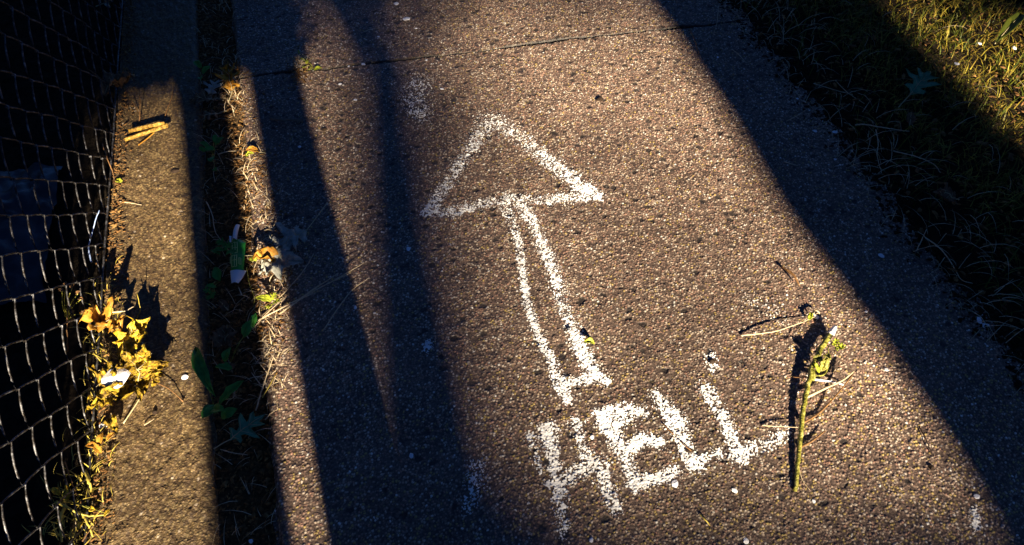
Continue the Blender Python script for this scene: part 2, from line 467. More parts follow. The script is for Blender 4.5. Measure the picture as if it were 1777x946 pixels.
# ------------------------------------------------------------------ sprayed paint: a film lying over the pebbles
def stroke(pts, dens=None):
    """pts: (px, py, width in px, density)"""
    o = []
    for px, py, wd, dn in pts:
        p = at(px, py)
        q1, q2 = at(px - wd / 2, py), at(px + wd / 2, py)
        o.append((p.x, p.y, (q2 - q1).length / 2, dn))
    return o

def paint(name, strokes, label, cat, group=None, parent=None, dens_k=0.96):
    xs = [p[0] for s in strokes for p in s]; ys = [p[1] for s in strokes for p in s]
    pad = 0.06
    j0 = max(0, int((min(xs) - pad - PL) / (PR - PL) * (NX - 1))); j1 = min(NX - 1, int((max(xs) + pad - PL) / (PR - PL) * (NX - 1)) + 1)
    i0 = max(0, int((min(ys) - pad - Y0) / (Y1 - Y0) * (NY - 1))); i1 = min(NY - 1, int((max(ys) + pad - Y0) / (Y1 - Y0) * (NY - 1)) + 1)
    X = PATHX[i0:i1, j0:j1]; Y = PATHY[i0:i1, j0:j1]; Z = PATHZ[i0:i1, j0:j1]; Hn = PATHH[i0:i1, j0:j1]
    D = np.zeros(X.shape)
    Xw = X + 0.004 * (vnoise(X * 130, Y * 130, 411) - .5); Yw = Y + 0.004 * (vnoise(X * 130, Y * 130, 412) - .5)
    for s in strokes: D = np.maximum(D, dist_poly(Xw, Yw, s))
    n1 = vnoise(X * 420, Y * 420, 401); n2 = vnoise(X * 150, Y * 150, 402); n3 = vnoise(X * 45, Y * 45, 403)
    cov = -0.06 + D * dens_k + (Hn - 0.32) * 0.62 + (n1 - .5) * 0.4 + (hash2(np.round(X / 0.0013), np.round(Y / 0.0013), 405) - .5) * 0.3 + (n2 - .5) * 0.55 + (n3 - .5) * 0.25 - 0.28 * (Hn < 0.10)
    on = (cov > 0.56) & (D > 0.12)
    ny, nx = X.shape
    idx = np.arange(nx * ny).reshape(ny, nx)
    cnt = on[:-1, :-1].astype(int) + on[1:, :-1] + on[:-1, 1:] + on[1:, 1:]
    rf = hash2(np.round(X / 0.0013), np.round(Y / 0.0013), 407)[:-1, :-1]
    powder = rf < 0.42 * np.clip(D[:-1, :-1], 0, 1) ** 1.3 * (Hn[:-1, :-1] > .22)
    f = np.stack([idx[:-1, :-1], idx[:-1, 1:], idx[1:, 1:], idx[1:, :-1]], -1)[(cnt >= 3) | powder]
    used = np.unique(f); rem = np.full(nx * ny, -1); rem[used] = np.arange(len(used))
    V = np.stack([X.ravel(), Y.ravel(), Z.ravel() + 0.0005], -1)[used]
    c = Vector((float(np.mean(V[:, 0])), float(np.mean(V[:, 1])), 0.0))
    o = link_np(name, V, rem[f], M['paint'], parent, True, loc=c)
    if parent is None: tag(o, label, cat, group)
    return o

arrow = [
    stroke([(852, 210, 34, .66), (822, 250, 26, .70), (782, 310, 22, .72), (742, 368, 24, .95)]),
    stroke([(850, 206, 40, .56), (905, 240, 28, .70), (960, 286, 28, .82), (1005, 322, 30, 1.0), (1036, 341, 24, 1.1)]),
    stroke([(742, 370, 20, .98), (800, 366, 22, .88), (850, 350, 20, .72), (905, 348, 22, .72), (960, 348, 22, .8), (1030, 341, 22, 1.05)]),
    stroke([(878, 345, 26, .78), (885, 378, 18, .7), (900, 420, 13, .9), (906, 464, 13, 1.0), (910, 494, 13, 1.05), (915, 530, 14, 1.0), (930, 574, 15, .95), (947, 609, 17, 1.0), (962, 639, 19, 1.05), (974, 672, 24, 1.15), (984, 693, 20, 1.1)]),
    stroke([(900, 350, 24, .75), (922, 385, 20, .82), (938, 420, 21, .95), (953, 453, 21, .95), (965, 488, 23, .88), (977, 530, 23, .82), (989, 559, 22, .9), (1003, 586, 26, 1.15), (1012, 618, 27, 1.1), (1027, 645, 28, 1.1), (1052, 662, 20, 1.05)]),
    stroke([(974, 665, 20, 1.0), (998, 664, 18, .95), (1027, 656, 20, 1.05)]),
]
paint('painted_arrow', arrow, 'white spray painted outline arrow pointing up the concrete path', 'graffiti arrow', dens_k=0.90)
GL = 'sprayed letters of the word below the arrow'
paint('painted_letter', [
    stroke([(951, 748, 30, 1.12), (956, 775, 26, 1.0), (964, 800, 18, .9), (968, 832, 26, 1.0), (972, 870, 26, .86), (976, 905, 24, .76), (977, 930, 15, .66)]),
    stroke([(920, 756, 14, .8), (930, 790, 13, .72), (938, 820, 14, .66)]),
    stroke([(1001, 738, 26, .78), (1010, 775, 18, .72), (1022, 800, 30, .86), (1036, 815, 34, .9), (1052, 842, 28, .86), (1062, 868, 28, .92), (1070, 885, 22, .8)]),
    stroke([(958, 838, 22, .95), (985, 830, 22, 1.0), (1010, 815, 26, .95), (1045, 806, 26, .82)]),
], 'white sprayed letter H, the first of the word under the arrow', 'painted letter', GL)
paint('painted_letter', [
    stroke([(1046, 724, 32, 1.15), (1062, 752, 30, 1.05), (1078, 782, 24, 1.05), (1094, 812, 24, .95), (1104, 838, 30, 1.05)]),
    stroke([(1044, 722, 22, 1.1), (1082, 712, 26, 1.05), (1112, 718, 26, .95)]),
    stroke([(1062, 745, 26, .95), (1085, 730, 26, .92)]),
    stroke([(1085, 782, 22, 1.0), (1118, 762, 24, .98), (1142, 768, 20, 1.05)]),
    stroke([(1103, 840, 28, 1.08), (1135, 832, 22, 1.0), (1172, 818, 20, .9)]),
], 'white sprayed letter E between the H and the first L', 'painted letter', GL)
paint('painted_letter', [
    stroke([(1138, 686, 22, .95), (1156, 710, 26, 1.0), (1174, 734, 34, 1.15), (1184, 762, 26, .9), (1192, 789, 26, .85), (1206, 806, 32, 1.0)]),
    stroke([(1202, 804, 26, 1.0), (1232, 794, 20, .85), (1256, 784, 16, .75)]),
], 'white sprayed letter L right after the E', 'painted letter', GL)
paint('painted_letter', [
    stroke([(1226, 676, 28, .78), (1242, 705, 24, .88), (1258, 734, 24, .92), (1270, 763, 24, .9), (1281, 790, 34, 1.1)]),
    stroke([(1281, 788, 30, 1.05), (1313, 778, 24, .82), (1345, 765, 24, .78), (1368, 752, 20, .72)]),
], 'white sprayed letter L with a long foot, ending at the green broken stem', 'painted letter', GL)
# paint spots away from the drawing
paint('paint_smudge', [stroke([(826, 808, 30, .70), (824, 845, 30, .74), (812, 880, 24, .68)])], 'faint white paint smudge in shade left of the sprayed H', 'paint smudge')
paint('paint_smudge', [stroke([(1233, 618, 18, .85), (1236, 640, 18, .95)])], 'small white paint dab above the last L', 'paint dab')
paint('paint_smudge', [stroke([(1690, 885, 16, .7), (1693, 915, 18, .85)])], 'cream paint smudge at the shadow edge in the bottom right corner', 'paint smudge')
paint('paint_smudge', [stroke([(722, 145, 40, .56), (720, 178, 44, .64), (732, 202, 32, .56)])], 'faint bluish paint mist above and left of the arrowhead', 'paint smudge')
paint('paint_smudge', [stroke([(1305, 520, 30, .38), (1340, 540, 40, .42)])], 'faint pale paint mist right of the arrow tail', 'paint smudge')
paint('paint_smudge', [stroke([(744, 594, 16, .95), (741, 606, 15, .9)])], 'white paint dab in the shade left of the arrow tail', 'paint dab')

# ------------------------------------------------------------------ chain link fence
random.seed(4)
fence = empty('chain_link_fence', (FX, 1.0, 0.0), 'grey galvanised chain link fence standing along the kerb strip', 'fence')
A, B = 0.0440, 0.0465            # half diagonals of one mesh
b = MB()
def bulge(p, q, side, k):
    m = p.lerp(q, 0.5); d = (q - p); per = Vector((0, d.z, -d.y)); 
    if per.length: per.normalize()
    return [p, p.lerp(q, .25) + per * k * .75, m + per * k, p.lerp(q, .75) + per * k * .75]
ztop = 1.55
def sag(y, z):   # the fabric is not perfectly flat
    return Vector((0.014 * (mn.noise(Vector((y * 2.1, z * 2.3, 1.0)))) + 0.004 * mn.noise(Vector((y * 9, z * 9, 4))), 0.006 * mn.noise(Vector((y * 7, z * 7, 2))), 0.006 * mn.noise(Vector((y * 7, z * 7, 3)))))
ws = 0.0016
for k in range(-14, 118):
    yb = k * A - 0.2
    pts = []
    n = int(ztop / B)
    P = []
    for j in range(n + 1):
        s = 1 if (j + k) % 2 else -1
        z = 0.004 + j * B
        # neighbouring wires hook round each other where they meet
        y = yb + (A / 2 + 0.0012) * s
        P.append(Vector((FX, y, z)) + sag(yb + A / 2 * s, z) + Vector((0.0018 * s, 0, 0)))
    for j in range(n):
        # rising away from the camera: slightly bowed like woven wire
        bow = -0.0075 if P[j + 1].y > P[j].y else 0.002
        pts += bulge(P[j], P[j + 1], 1, bow)
    pts.append(P[-1])
    b.tube(pts, ws, 6)
b.build('wire_mesh', M['wire'], fence, loc=fence.location)
b = MB()
b.tube([Vector((FX + 0.003, y, 0.012 + 0.006 * mn.noise(Vector((y * 3, 0, 0))))) for y in np.linspace(-0.9, 5.1, 60)], 0.0022, 6)
b.build('tension_wire', M['wire'], fence, loc=fence.location)
b = MB()
b.tube([Vector((FX, -0.9, 1.56)), Vector((FX, 5.1, 1.56))], 0.017, 12)
b.build('top_rail', M['wire'], fence, loc=fence.location)
for y in (-0.88, 2.55, 5.1):
    b = MB(); b.tube([Vector((FX - 0.035, y, -0.05)), Vector((FX - 0.035, y, 1.6))], 0.024, 14)
    b.build('post', M['wire'], fence, loc=fence.location)

# a crumpled plastic sheet lying behind the fence
X, Y, F = grid(-0.5, 0.5, -0.5, 0.5, 0.02)
rr = np.hypot(X, Y)
Z = 0.05 * (1 - (rr / 0.7) ** 2) + 0.05 * (fbm(X * 5, Y * 5, 501) - .5) + 0.015 * np.abs(vnoise(X * 18, Y * 14, 502) - .5)
V = np.stack([X.ravel() * 0.26, Y.ravel() * 0.40, Z.ravel()], -1) + np.array((-0.80, 1.28, -0.015))
tag(link_np('plastic_sheet', V, F, M['sheet'], loc=(-0.80, 1.28, 0)), 'crumpled grey blue plastic sheet on dark soil behind the fence', 'plastic sheet')

# ------------------------------------------------------------------ leaves
def rot_place(V, loc, rz, rx=0, ry=0):
    m = Matrix.Rotation(rz, 4, 'Z') @ Matrix.Rotation(ry, 4, 'Y') @ Matrix.Rotation(rx, 4, 'X')
    return [loc + (m @ v) for v in V]

OAK = [(0, .0), (.05, .04), (.12, .10), (.28, .14), (.24, .20), (.10, .24), (.14, .34), (.36, .44), (.46, .56), (.32, .54), (.13, .50), (.12, .58), (.24, .72), (.30, .84), (.18, .78), (.08, .76), (.05, .88), (.0, 1.0)]
MAPLE = [(0, 0), (.10, .02), (.34, -.02), (.26, .12), (.50, .30), (.34, .32), (.38, .44), (.56, .62), (.34, .56), (.20, .50), (.22, .68), (.16, .72), (.10, .82), (0, 1.0)]
OVAL = [(0, 0), (.08, .06), (.2, .2), (.27, .4), (.26, .6), (.18, .8), (.08, .93), (0, 1)]
LONG = [(0, 0), (.03, .08), (.06, .22), (.10, .4), (.125, .58), (.12, .75), (.08, .9), (0, 1)]
SHEETN = 7
def leaf_verts(shape, L, curl=0.25, fold=0.2, wob=0.05, seed=0, asym=0.0):
    """outline from the midrib outwards; rows of points so the blade can curl and crumple"""
    rnd = random.Random(seed)
    if wob > .15:
        sh2 = []
        for a_, b_ in zip(shape[:-1], shape[1:]): sh2 += [a_, ((a_[0] + b_[0]) / 2, (a_[1] + b_[1]) / 2)]
        shape = sh2 + [shape[-1]]
    top = [(x * (1 + asym + rnd.uniform(-.12, .12)), y + rnd.uniform(-.012, .012)) for x, y in shape]
    bot = [(-x * (1 - asym + rnd.uniform(-.12, .12)), y + rnd.uniform(-.012, .012)) for x, y in shape]
    V = []; T = []; Q = []
    def zz(x, y):
        # y along the leaf 0..1
        z = -curl * (y - .5) ** 2 * (1 if curl > 0 else 1) + fold * abs(x)
        z += wob * mn.noise(Vector((x * 4 + seed * 3.1, y * 4, seed * 1.7)))
        z += wob * 0.3 * mn.noise(Vector((x * 24 + seed * 3.1, y * 24, seed * 1.7))) * (wob > .15)
        z += wob * 0.6 * mn.noise(Vector((x * 11 + seed * 3.1, y * 11, seed * 1.7)))
        return z
    K = 7
    for side in (top, bot):
        base = len(V)
        n = len(side)
        for (x, y) in side:
            my = y * 0.86 + 0.10 * (y > .0) * (1 - y)
            for k in range(K + 1):
                f = k / K
                px = x * f; py = my + (y - my) * f
                V.append(Vector((px * L, (py - 0) * L, zz(px, py) * L)))
        for i in range(n - 1):
            for k in range(K):
                a = base + i * (K + 1) + k; c = base + (i + 1) * (K + 1) + k
                Q.append((a, a + 1, c + 1, c) if side is top else (a, c, c + 1, a + 1))
    return V, Q, zz

def leaf(name, shape, px, py, L, ang, m, label, cat='leaf', z=0.004, curl=.25, fold=.2, wob=.06, tilt=0, roll=0, stem=0.5, seed=1, group=None, asym=0.0, stem_to=None, vein=True, parent=None, at_loc=None, stem_m='vein', top=True, bend=0.0):
    """a fallen leaf with its midrib and stalk; ang: where its tip points in the world (degrees, 0 = up the path)"""
    loc = Vector(at_loc) if at_loc is not None else at(px, py, z)
    V, Q, zz = leaf_verts(shape, L, curl, fold, wob, seed, asym)
    c0 = Vector((0, L * .45, 0)); V = [v - c0 for v in V]
    P = rot_place(V, Vector((0, 0, 0)), R(-ang), R(tilt), R(roll))
    zmin = min(p.z for p in P)
    root = None
    if top:
        root = empty(name, loc, label, cat, group)
    par = root if top else parent
    lift = Vector((0, 0, -zmin if tilt == 0 and roll == 0 else max(0, -zmin)))
    b = MB(); b.add([loc + p + lift for p in P], Q)
    bl = b.build('blade', m, par, loc=par.location)
    s = bl.modifiers.new('thick', 'SOLIDIFY'); s.thickness = 0.0006; s.offset = 0
    def T(x, y): 
        v = Vector((x * L, y * L, zz(x, y) * L + 0.0008)) - c0
        return loc + rot_place([v], Vector((0, 0, 0)), R(-ang), R(tilt), R(roll))[0] + lift
    if vein:
        b = MB()
        b.tube([T(0, t) for t in np.linspace(0, .95, 10)], [0.0011 * (1 - .7 * i / 9) for i in range(10)], 5)
        if shape is not OVAL and shape is not LONG:
            for (x, y, y0) in ((.32, .50, .30), (.22, .76, .52), (.2, .17, .08)):
                for sgn in (1, -1):
                    b.tube([T(sgn * x * t, y0 + (y - y0) * t) for t in np.linspace(0, .95, 5)], [0.0006 * (1 - .6 * i / 4) for i in range(5)], 4)
        b.build('vein', M[stem_m], par, loc=par.location)
    if stem:
        b = MB()
        p0 = T(0, 0.02)
        if stem_to is not None:
            p1 = at(stem_to[0], stem_to[1], stem_to[2] if len(stem_to) > 2 else 0.006)
        else:
            a = R(ang + 180 + random.Random(seed).uniform(-25, 25))
            p1 = p0 + Vector((math.sin(a), math.cos(a), 0)) * stem * L; p1.z = max(0.003, p0.z - 0.3 * L * stem) if p0.z > 0 else p0.z
        mid = p0.lerp(p1, .5) + Vector((0, 0, 0.04 * (p1 - p0).length)) + Vector((.06, .03, 0)) * (p1 - p0).length
        b.tube(smooth_path([p0, mid, p1], 5), [0.0010] * 10 + [0.0016], 5)
        b.build('stalk', M[stem_m], par, loc=par.location)
    return root

# bright leaves caught by the sun at the fence foot
leaf('oak_leaf', MAPLE, 238, 596, .068, 30, M['yellow_leaf'], 'bright yellow pointed leaf standing up in the sun against the fence foot', z=.020, curl=-.3, fold=.45, wob=.25, tilt=34, roll=-12, stem=.7, seed=3)
leaf('oak_leaf', MAPLE, 256, 575, .045, 55, M['yellow_leaf'], 'small folded yellow leaf behind the bright pointed leaf', z=.022, curl=-.2, fold=.7, wob=.2, tilt=42, roll=15, stem=.6, seed=31)
leaf('oak_leaf', OAK, 200, 580, .085, -60, M['orange_leaf'], 'orange brown curled leaf beside the wire mesh, left of the yellow one', z=.02, curl=.4, fold=.5, wob=.4, tilt=28, stem=.5, seed=5)
leaf('maple_leaf', MAPLE, 262, 648, .070, 20, M['mustard_leaf'], 'crumpled mustard leaf right of the white flake on the kerb strip', z=.012, curl=.5, fold=.45, wob=.4, tilt=35, roll=10, stem=0, seed=7)
leaf('maple_leaf', MAPLE, 222, 672, .105, -70, M['mustard_leaf'], 'large crumpled mustard leaf with a long stalk lying on the kerb strip', z=.008, curl=.5, fold=.35, wob=.42, tilt=22, roll=8, stem=1, seed=8, stem_to=(214, 735, .004))
leaf('maple_leaf', OAK, 193, 705, .065, -120, M['mustard_leaf'], 'torn yellow leaf below the large mustard leaf', z=.01, curl=.5, fold=.4, wob=.4, tilt=25, stem=.3, seed=9)
leaf('maple_leaf', OVAL, 200, 738, .04, 160, M['mustard_leaf'], 'small yellow leaf scrap at the stalk end of the mustard leaf', z=.006, curl=.4, fold=.4, wob=.4, tilt=20, stem=0, seed=10)
leaf('maple_leaf', MAPLE, 282, 655, .05, 60, M['mustard_leaf'], 'yellow leaf scrap with a reddish stalk on the sunny kerb strip', z=.008, curl=.5, fold=.4, wob=.35, tilt=25, stem=1, seed=12, stem_to=(318, 697, .003), stem_m='twig')
# others
leaf('oak_leaf', MAPLE, 205, 160, .085, -150, M['brown_leaf'], 'brown curled leaf with a raised stalk against the top of the fence', z=.02, curl=.5, fold=.4, wob=.3, tilt=20, stem=.6, seed=14, stem_to=(233, 130, .05))
leaf('oak_leaf', MAPLE, 212, 10, .10, 80, M['grey_leaf'], 'pale grey dry leaf in the top left corner', z=.01, curl=.4, fold=.3, wob=.3, tilt=10, stem=.3, seed=15)
leaf('oak_leaf', OAK, 372, 155, .06, 25, M['grey_leaf'], 'small grey lobed leaf in the dark gap beside the lit strip', z=0, curl=.4, fold=.3, wob=.1, stem=.3, seed=16)
leaf('oak_leaf', OAK, 352, 174, .065, -70, M['brown_leaf'], 'brown pointed leaf below the small grey lobed leaf', z=0, curl=.4, fold=.2, wob=.1, stem=.4, seed=17)
leaf('oak_leaf', OAK, 381, 176, .045, 120, M['brown_leaf'], 'smallest brown leaf scrap in the gap by the lit strip', z=.002, curl=.4, fold=.3, wob=.1, tilt=15, stem=.5, seed=18)
leaf('oak_leaf', OAK, 362, 205, .055, -110, M['brown_leaf'], 'dull brown leaf between the kerb strip and green weed', z=0, curl=.4, fold=.2, wob=.15, stem=.4, seed=19)
leaf('oak_leaf', OAK, 405, 152, .075, 5, M['orange_leaf'], 'glowing orange leaf in the lit strip near its top', z=.012, curl=.5, fold=.5, wob=.35, tilt=38, stem=.4, seed=20)
leaf('oak_leaf', OAK, 508, 424, .085, -120, M['grey_leaf'], 'grey green leaf with a long pale stalk reaching up the path', z=.012, curl=.4, fold=.3, wob=.2, tilt=12, stem=1, seed=22, stem_to=(568, 352, .012), asym=.2)
leaf('oak_leaf', MAPLE, 492, 464, .090, 110, M['grey_leaf'], 'broad grey leaf half lit by the sunny strip under the other grey leaf', z=.006, curl=.3, fold=.25, wob=.2, tilt=10, stem=.5, seed=23)
leaf('oak_leaf', OVAL, 470, 455, .055, -85, M['orange_leaf'], 'golden leaf in the sunny strip touching the broad grey leaf', z=.010, curl=.4, fold=.4, wob=.3, tilt=20, stem=.5, seed=24)
leaf('oak_leaf', OAK, 428, 744, .070, 62, M['green_leaf'], 'dark green lobed oak leaf lying in the shaded gap', z=.004, curl=.2, fold=.12, wob=.07, stem=.45, seed=26, asym=.05)
leaf('dry_leaf', OVAL, 403, 640, .030, 170, M['brown_leaf'], 'small pinkish brown leaf scrap standing above the green oak leaf', z=.0, curl=.4, fold=.4, wob=.3, tilt=20, stem=0, seed=27)
leaf('dry_leaf', OVAL, 391, 535, .032, -30, M['brown_leaf'], 'tan leaf scrap below the green and white wrapper', z=.0, curl=.4, fold=.4, wob=.3, tilt=15, stem=0, seed=28)
leaf('dry_leaf', MAPLE, 395, 590, .055, 15, M['brown_leaf'], 'dark brown broken leaf deep in the shaded gap', z=-.005, curl=.4, fold=.3, wob=.3, stem=0, seed=29)
leaf('oak_leaf', OAK, 1592, 152, .095, 60, M['green_leaf'], 'dark green leaf in the shade of the grass verge', z=.03, curl=.3, fold=.2, wob=.1, tilt=12, stem=.5, seed=30)
leaf('oak_leaf', MAPLE, 1636, 345, .050, -60, M['brown_leaf'], 'dim brown leaf on the dark verge right of the path edge', z=.015, curl=.4, fold=.3, wob=.2, tilt=15, stem=.3, seed=32)
leaf('dry_leaf', OVAL, 1578, 210, .042, 35, M['brown_leaf'], 'dim narrow leaf on the verge below the dark green leaf', z=.02, curl=.4, fold=.3, wob=.2, tilt=10, stem=0, seed=33)
leaf('willow_leaf', LONG, 1742, 62, .13, 62, M['grass'], 'broad pale green blade lying in the sunny grass', 'leaf', z=.04, curl=.3, fold=.5, wob=.1, tilt=18, stem=0, seed=34)
leaf('small_leaf', OVAL, 1024, 597, .022, -70, M['lime'], 'tiny lime green leaf on the right edge of the arrow shaft', z=.003, curl=.8, fold=.8, wob=.1, tilt=15, stem=0, seed=35, vein=False)
leaf('small_leaf', OVAL, 551, 121, .022, 90, M['lime'], 'small lime leaf lying at the left end of the path joint', z=.004, curl=.4, fold=.5, wob=.1, tilt=12, stem=0, seed=36, vein=False)
leaf('small_leaf', OVAL, 442, 265, .030, -80, M['orange_leaf'], 'small orange leaf crossing the right side of the lit strip', z=.006, curl=.5, fold=.5, wob=.2, tilt=25, stem=.5, seed=37, vein=False)
leaf('small_leaf', OVAL, 433, 271, .022, 100, M['lime'], 'small yellow green leaf just under the orange one', z=.004, curl=.5, fold=.5, wob=.2, tilt=15, stem=0, seed=38, vein=False)
leaf('small_leaf', OVAL, 208, 318, .022, 120, M['lime'], 'tiny lime curl beside the fence on the kerb strip', z=.006, curl=.7, fold=.6, wob=.2, tilt=20, stem=0, seed=39, vein=False)
leaf('seed_pod', [(0, 0), (.03, .12), (.045, .35), (.05, .6), (.03, .85), (0, 1)], 1373, 482, .060, -12, M['twig'], 'thin brown pod standing shadowed right of the arrow tail', 'pod', z=.008, curl=.3, fold=1.2, wob=.1, tilt=0, stem=0, seed=40, vein=False)

# ------------------------------------------------------------------ white flake and split wood on the kerb strip
def lump(name, px, py, size, m, label, cat, flat=.5, seed=0, z=0, parent=None, group=None, elong=1.0, ang=0, sink=.25, top=True):
    rnd = random.Random(seed)
    import bmesh
    bm = bmesh.new()
    bmesh.ops.create_icosphere(bm, subdivisions=2, radius=1)
    cuts = [Vector((rnd.uniform(-1, 1), rnd.uniform(-1, 1), rnd.uniform(-1, 1))).normalized() for _ in range(7)]
    for v in bm.verts:
        for c in cuts:
            d = v.co.dot(c)
            if d > .62: v.co -= c * (d - .62)
        v.co *= 1 + .18 * mn.noise(v.co * 1.9 + Vector((seed * 3.3, 0, 0)))
        v.co.x *= size * elong; v.co.y *= size; v.co.z *= size * flat
        v.co.rotate(Matrix.Rotation(R(-ang), 3, 'Z'))
    me = bpy.data.meshes.new(name); bm.to_mesh(me); bm.free(); me.materials.append(m)
    o = bpy.data.objects.new(name, me); COL.objects.link(o)
    p = at(px, py, z)
    zs = z
    if z == 0 and PL < p.x < PR and Y0 < p.y < Y1: zs = zpath(p.x, p.y)
    o.location = (p.x, p.y, zs + size * flat * .62)
    return tag(o, label, cat, group)

lump('white_flake', 203, 655, .024, M['chip'], 'largest white flake lying against the mustard leaf at the fence foot', 'stone', .35, 3, z=.052, elong=1.1, ang=30)
lump('white_flake', 196, 675, .012, M['chip'], 'white flake just below the largest one at the fence foot', 'stone', .4, 4, z=.045, ang=10)
lump('white_flake', 181, 739, .008, M['chip'], 'small round white flake near the fence foot below the mustard leaf', 'stone', .6, 5, z=.01)
lump('white_flake', 322, 655, .007, M['chip'], 'white flake on the sunny edge of the kerb strip', 'stone', .4, 6)

t = empty('split_wood', at(252, 230, .01), 'yellow split piece of wood lying in the sun on the kerb strip', 'wood piece')
def shard(p0, p1, w0, w1, th, m, par, name, seed, off=0):
    rnd = random.Random(seed)
    d = (p1 - p0); n = Vector((-d.y, d.x, 0)).normalized(); b = MB(); V = []
    N = 12
    for i in range(N + 1):
        f = i / N; c = p0.lerp(p1, f); ww = (w0 + (w1 - w0) * f) * (1 + rnd.uniform(-.12, .12))
        for a, zz in ((-1, 0), (-.4, th * (1 + rnd.uniform(-.2, .2))), (.2, th * .8 * (1 + rnd.uniform(-.3, .3))), (1, th * .3), (1, -th * .1), (0, -th * .2)):
            V.append(c + n * a * ww / 2 + Vector((0, 0, zz)))
    Q = []
    for i in range(N):
        for k in range(6):
            k2 = (k + 1) % 6
            Q.append((i * 6 + k, i * 6 + k2, (i + 1) * 6 + k2, (i + 1) * 6 + k))
    b.add(V, Q, [(0, 2, 1), (0, 3, 2), (0, 4, 3), (0, 5, 4)] + [(N * 6, N * 6 + 1, N * 6 + 2), (N * 6, N * 6 + 2, N * 6 + 3), (N * 6, N * 6 + 3, N * 6 + 4), (N * 6, N * 6 + 4, N * 6 + 5)])
    return b.build(name, m, par, smooth=False, loc=par.location)
shard(at(217, 243, .012), at(292, 217, .018), .013, .016, .006, M['wood'], t, 'splinter', 2)
shard(at(224, 228, .018), at(286, 214, .021), .014, .008, .007, M['wood'], t, 'splinter', 3)
b = MB(); b.tube(smooth_path([at(240, 252, .006), at(255, 241, .009), at(268, 230, .014)]), .0016, 6); b.build('strand', M['orange_leaf'], t, loc=t.location)

# ------------------------------------------------------------------ crumpled wrapper in the gap
wr = empty('wrapper', at(410, 450, .0), 'green and white printed wrapper half buried in the shaded gap', 'wrapper')
def sheet(corners, m, name, z0, off=0.0, wob=.002, nx=8, ny=8, seed=0, lift=0.0):
    """corners in photograph points: tl tr br bl"""
    P = [at(px, py, z0) for px, py in corners]; V = []
    for j in range(ny + 1):
        for i in range(nx + 1):
            a = P[0].lerp(P[1], i / nx); c = P[3].lerp(P[2], i / nx); p = a.lerp(c, j / ny)
            p.z += off + wob * mn.noise(p * 45 + Vector((seed, 0, 0))) + lift * math.sin(math.pi * i / nx)
            V.append(p)
    Q = [(j * (nx + 1) + i, (j + 1) * (nx + 1) + i, (j + 1) * (nx + 1) + i + 1, j * (nx + 1) + i + 1) for j in range(ny) for i in range(nx)]
    b = MB(); b.add(V, Q); o = b.build(name, m, wr, loc=wr.location)
    s = o.modifiers.new('thick', 'SOLIDIFY'); s.thickness = .0005; s.offset = 0
    return o
Zw = .012
sheet([(399, 417), (427, 417), (423, 470), (401, 470)], M['wrap_green'], 'green_panel', Zw, wob=.006, lift=.004)
sheet([(400, 471), (428, 471), (414, 492), (402, 492)], M['wrap_white'], 'white_panel', Zw, wob=.005, lift=.003, seed=2)
sheet([(408, 396), (417, 392), (412, 419), (404, 419)], M['wrap_white'], 'folded_strip', Zw, wob=.006, lift=.006, seed=3, off=.002)
sheet([(399, 412), (403, 412), (402, 422), (399, 422)], M['wrap_white'], 'torn_corner', Zw, wob=.003, off=.003, seed=4)
b = MB()
def wl_(pts):
    b.tube([at(x, y, Zw) + Vector((0, 0, .0045 + .006 * mn.noise(at(x, y, Zw) * 45) + .004 * math.sin(math.pi * min(1, max(0, (x - 399) / 26))))) for x, y in pts], .0006, 4)
for px in (404, 409, 413):
    wl_([(px, 423), (px, 432), (px, 442)]); wl_([(px, 446), (px, 456), (px, 466)])
for py in (424, 432, 441, 447, 456, 467):
    wl_([(404, py), (409, py), (413, py)])
for c in ((401, 456), (417, 459)):
    wl_([(c[0], c[1] - 7), (c[0] + 3, c[1] - 7), (c[0] + 3, c[1] + 4), (c[0], c[1] + 4), (c[0], c[1] - 7)])
b.build('printed_lines', M['wrap_line'], wr, loc=wr.location)

# ------------------------------------------------------------------ twigs, stalks and straws
def twig(name, pts, r, m, label, cat='twig', group=None, parts=(), rend=None, n=6):
    """pts: (px, py, height)"""
    P = [at(*p) for p in pts]
    root = empty(name, P[0], label, cat, group) if parts else None
    b = MB(); S = smooth_path(P, n); k = len(S)
    rnd = random.Random(len(S) + int(pts[0][0]))
    S = [p + Vector((rnd.uniform(-1, 1), rnd.uniform(-1, 1), 0)) * r * .38 for p in S]
    re = r * .55 if rend is None else rend
    b.tube(S, [r + (re - r) * i / (k - 1) for i in range(k)], 7)
    if not parts:
        o = b.build(name, m, None, loc=P[0])
        return tag(o, label, cat, group)
    b.build('main_stem', m, root, loc=root.location)
    for nm, kind, pp, rr, mm in parts:
        b = MB(); S = smooth_path([at(*q) for q in pp], 5)
        b.tube(S, [rr * (1 - .5 * i / (len(S) - 1)) for i in range(len(S))], 6)
        b.build(nm, M[mm], root, loc=root.location)
    return root

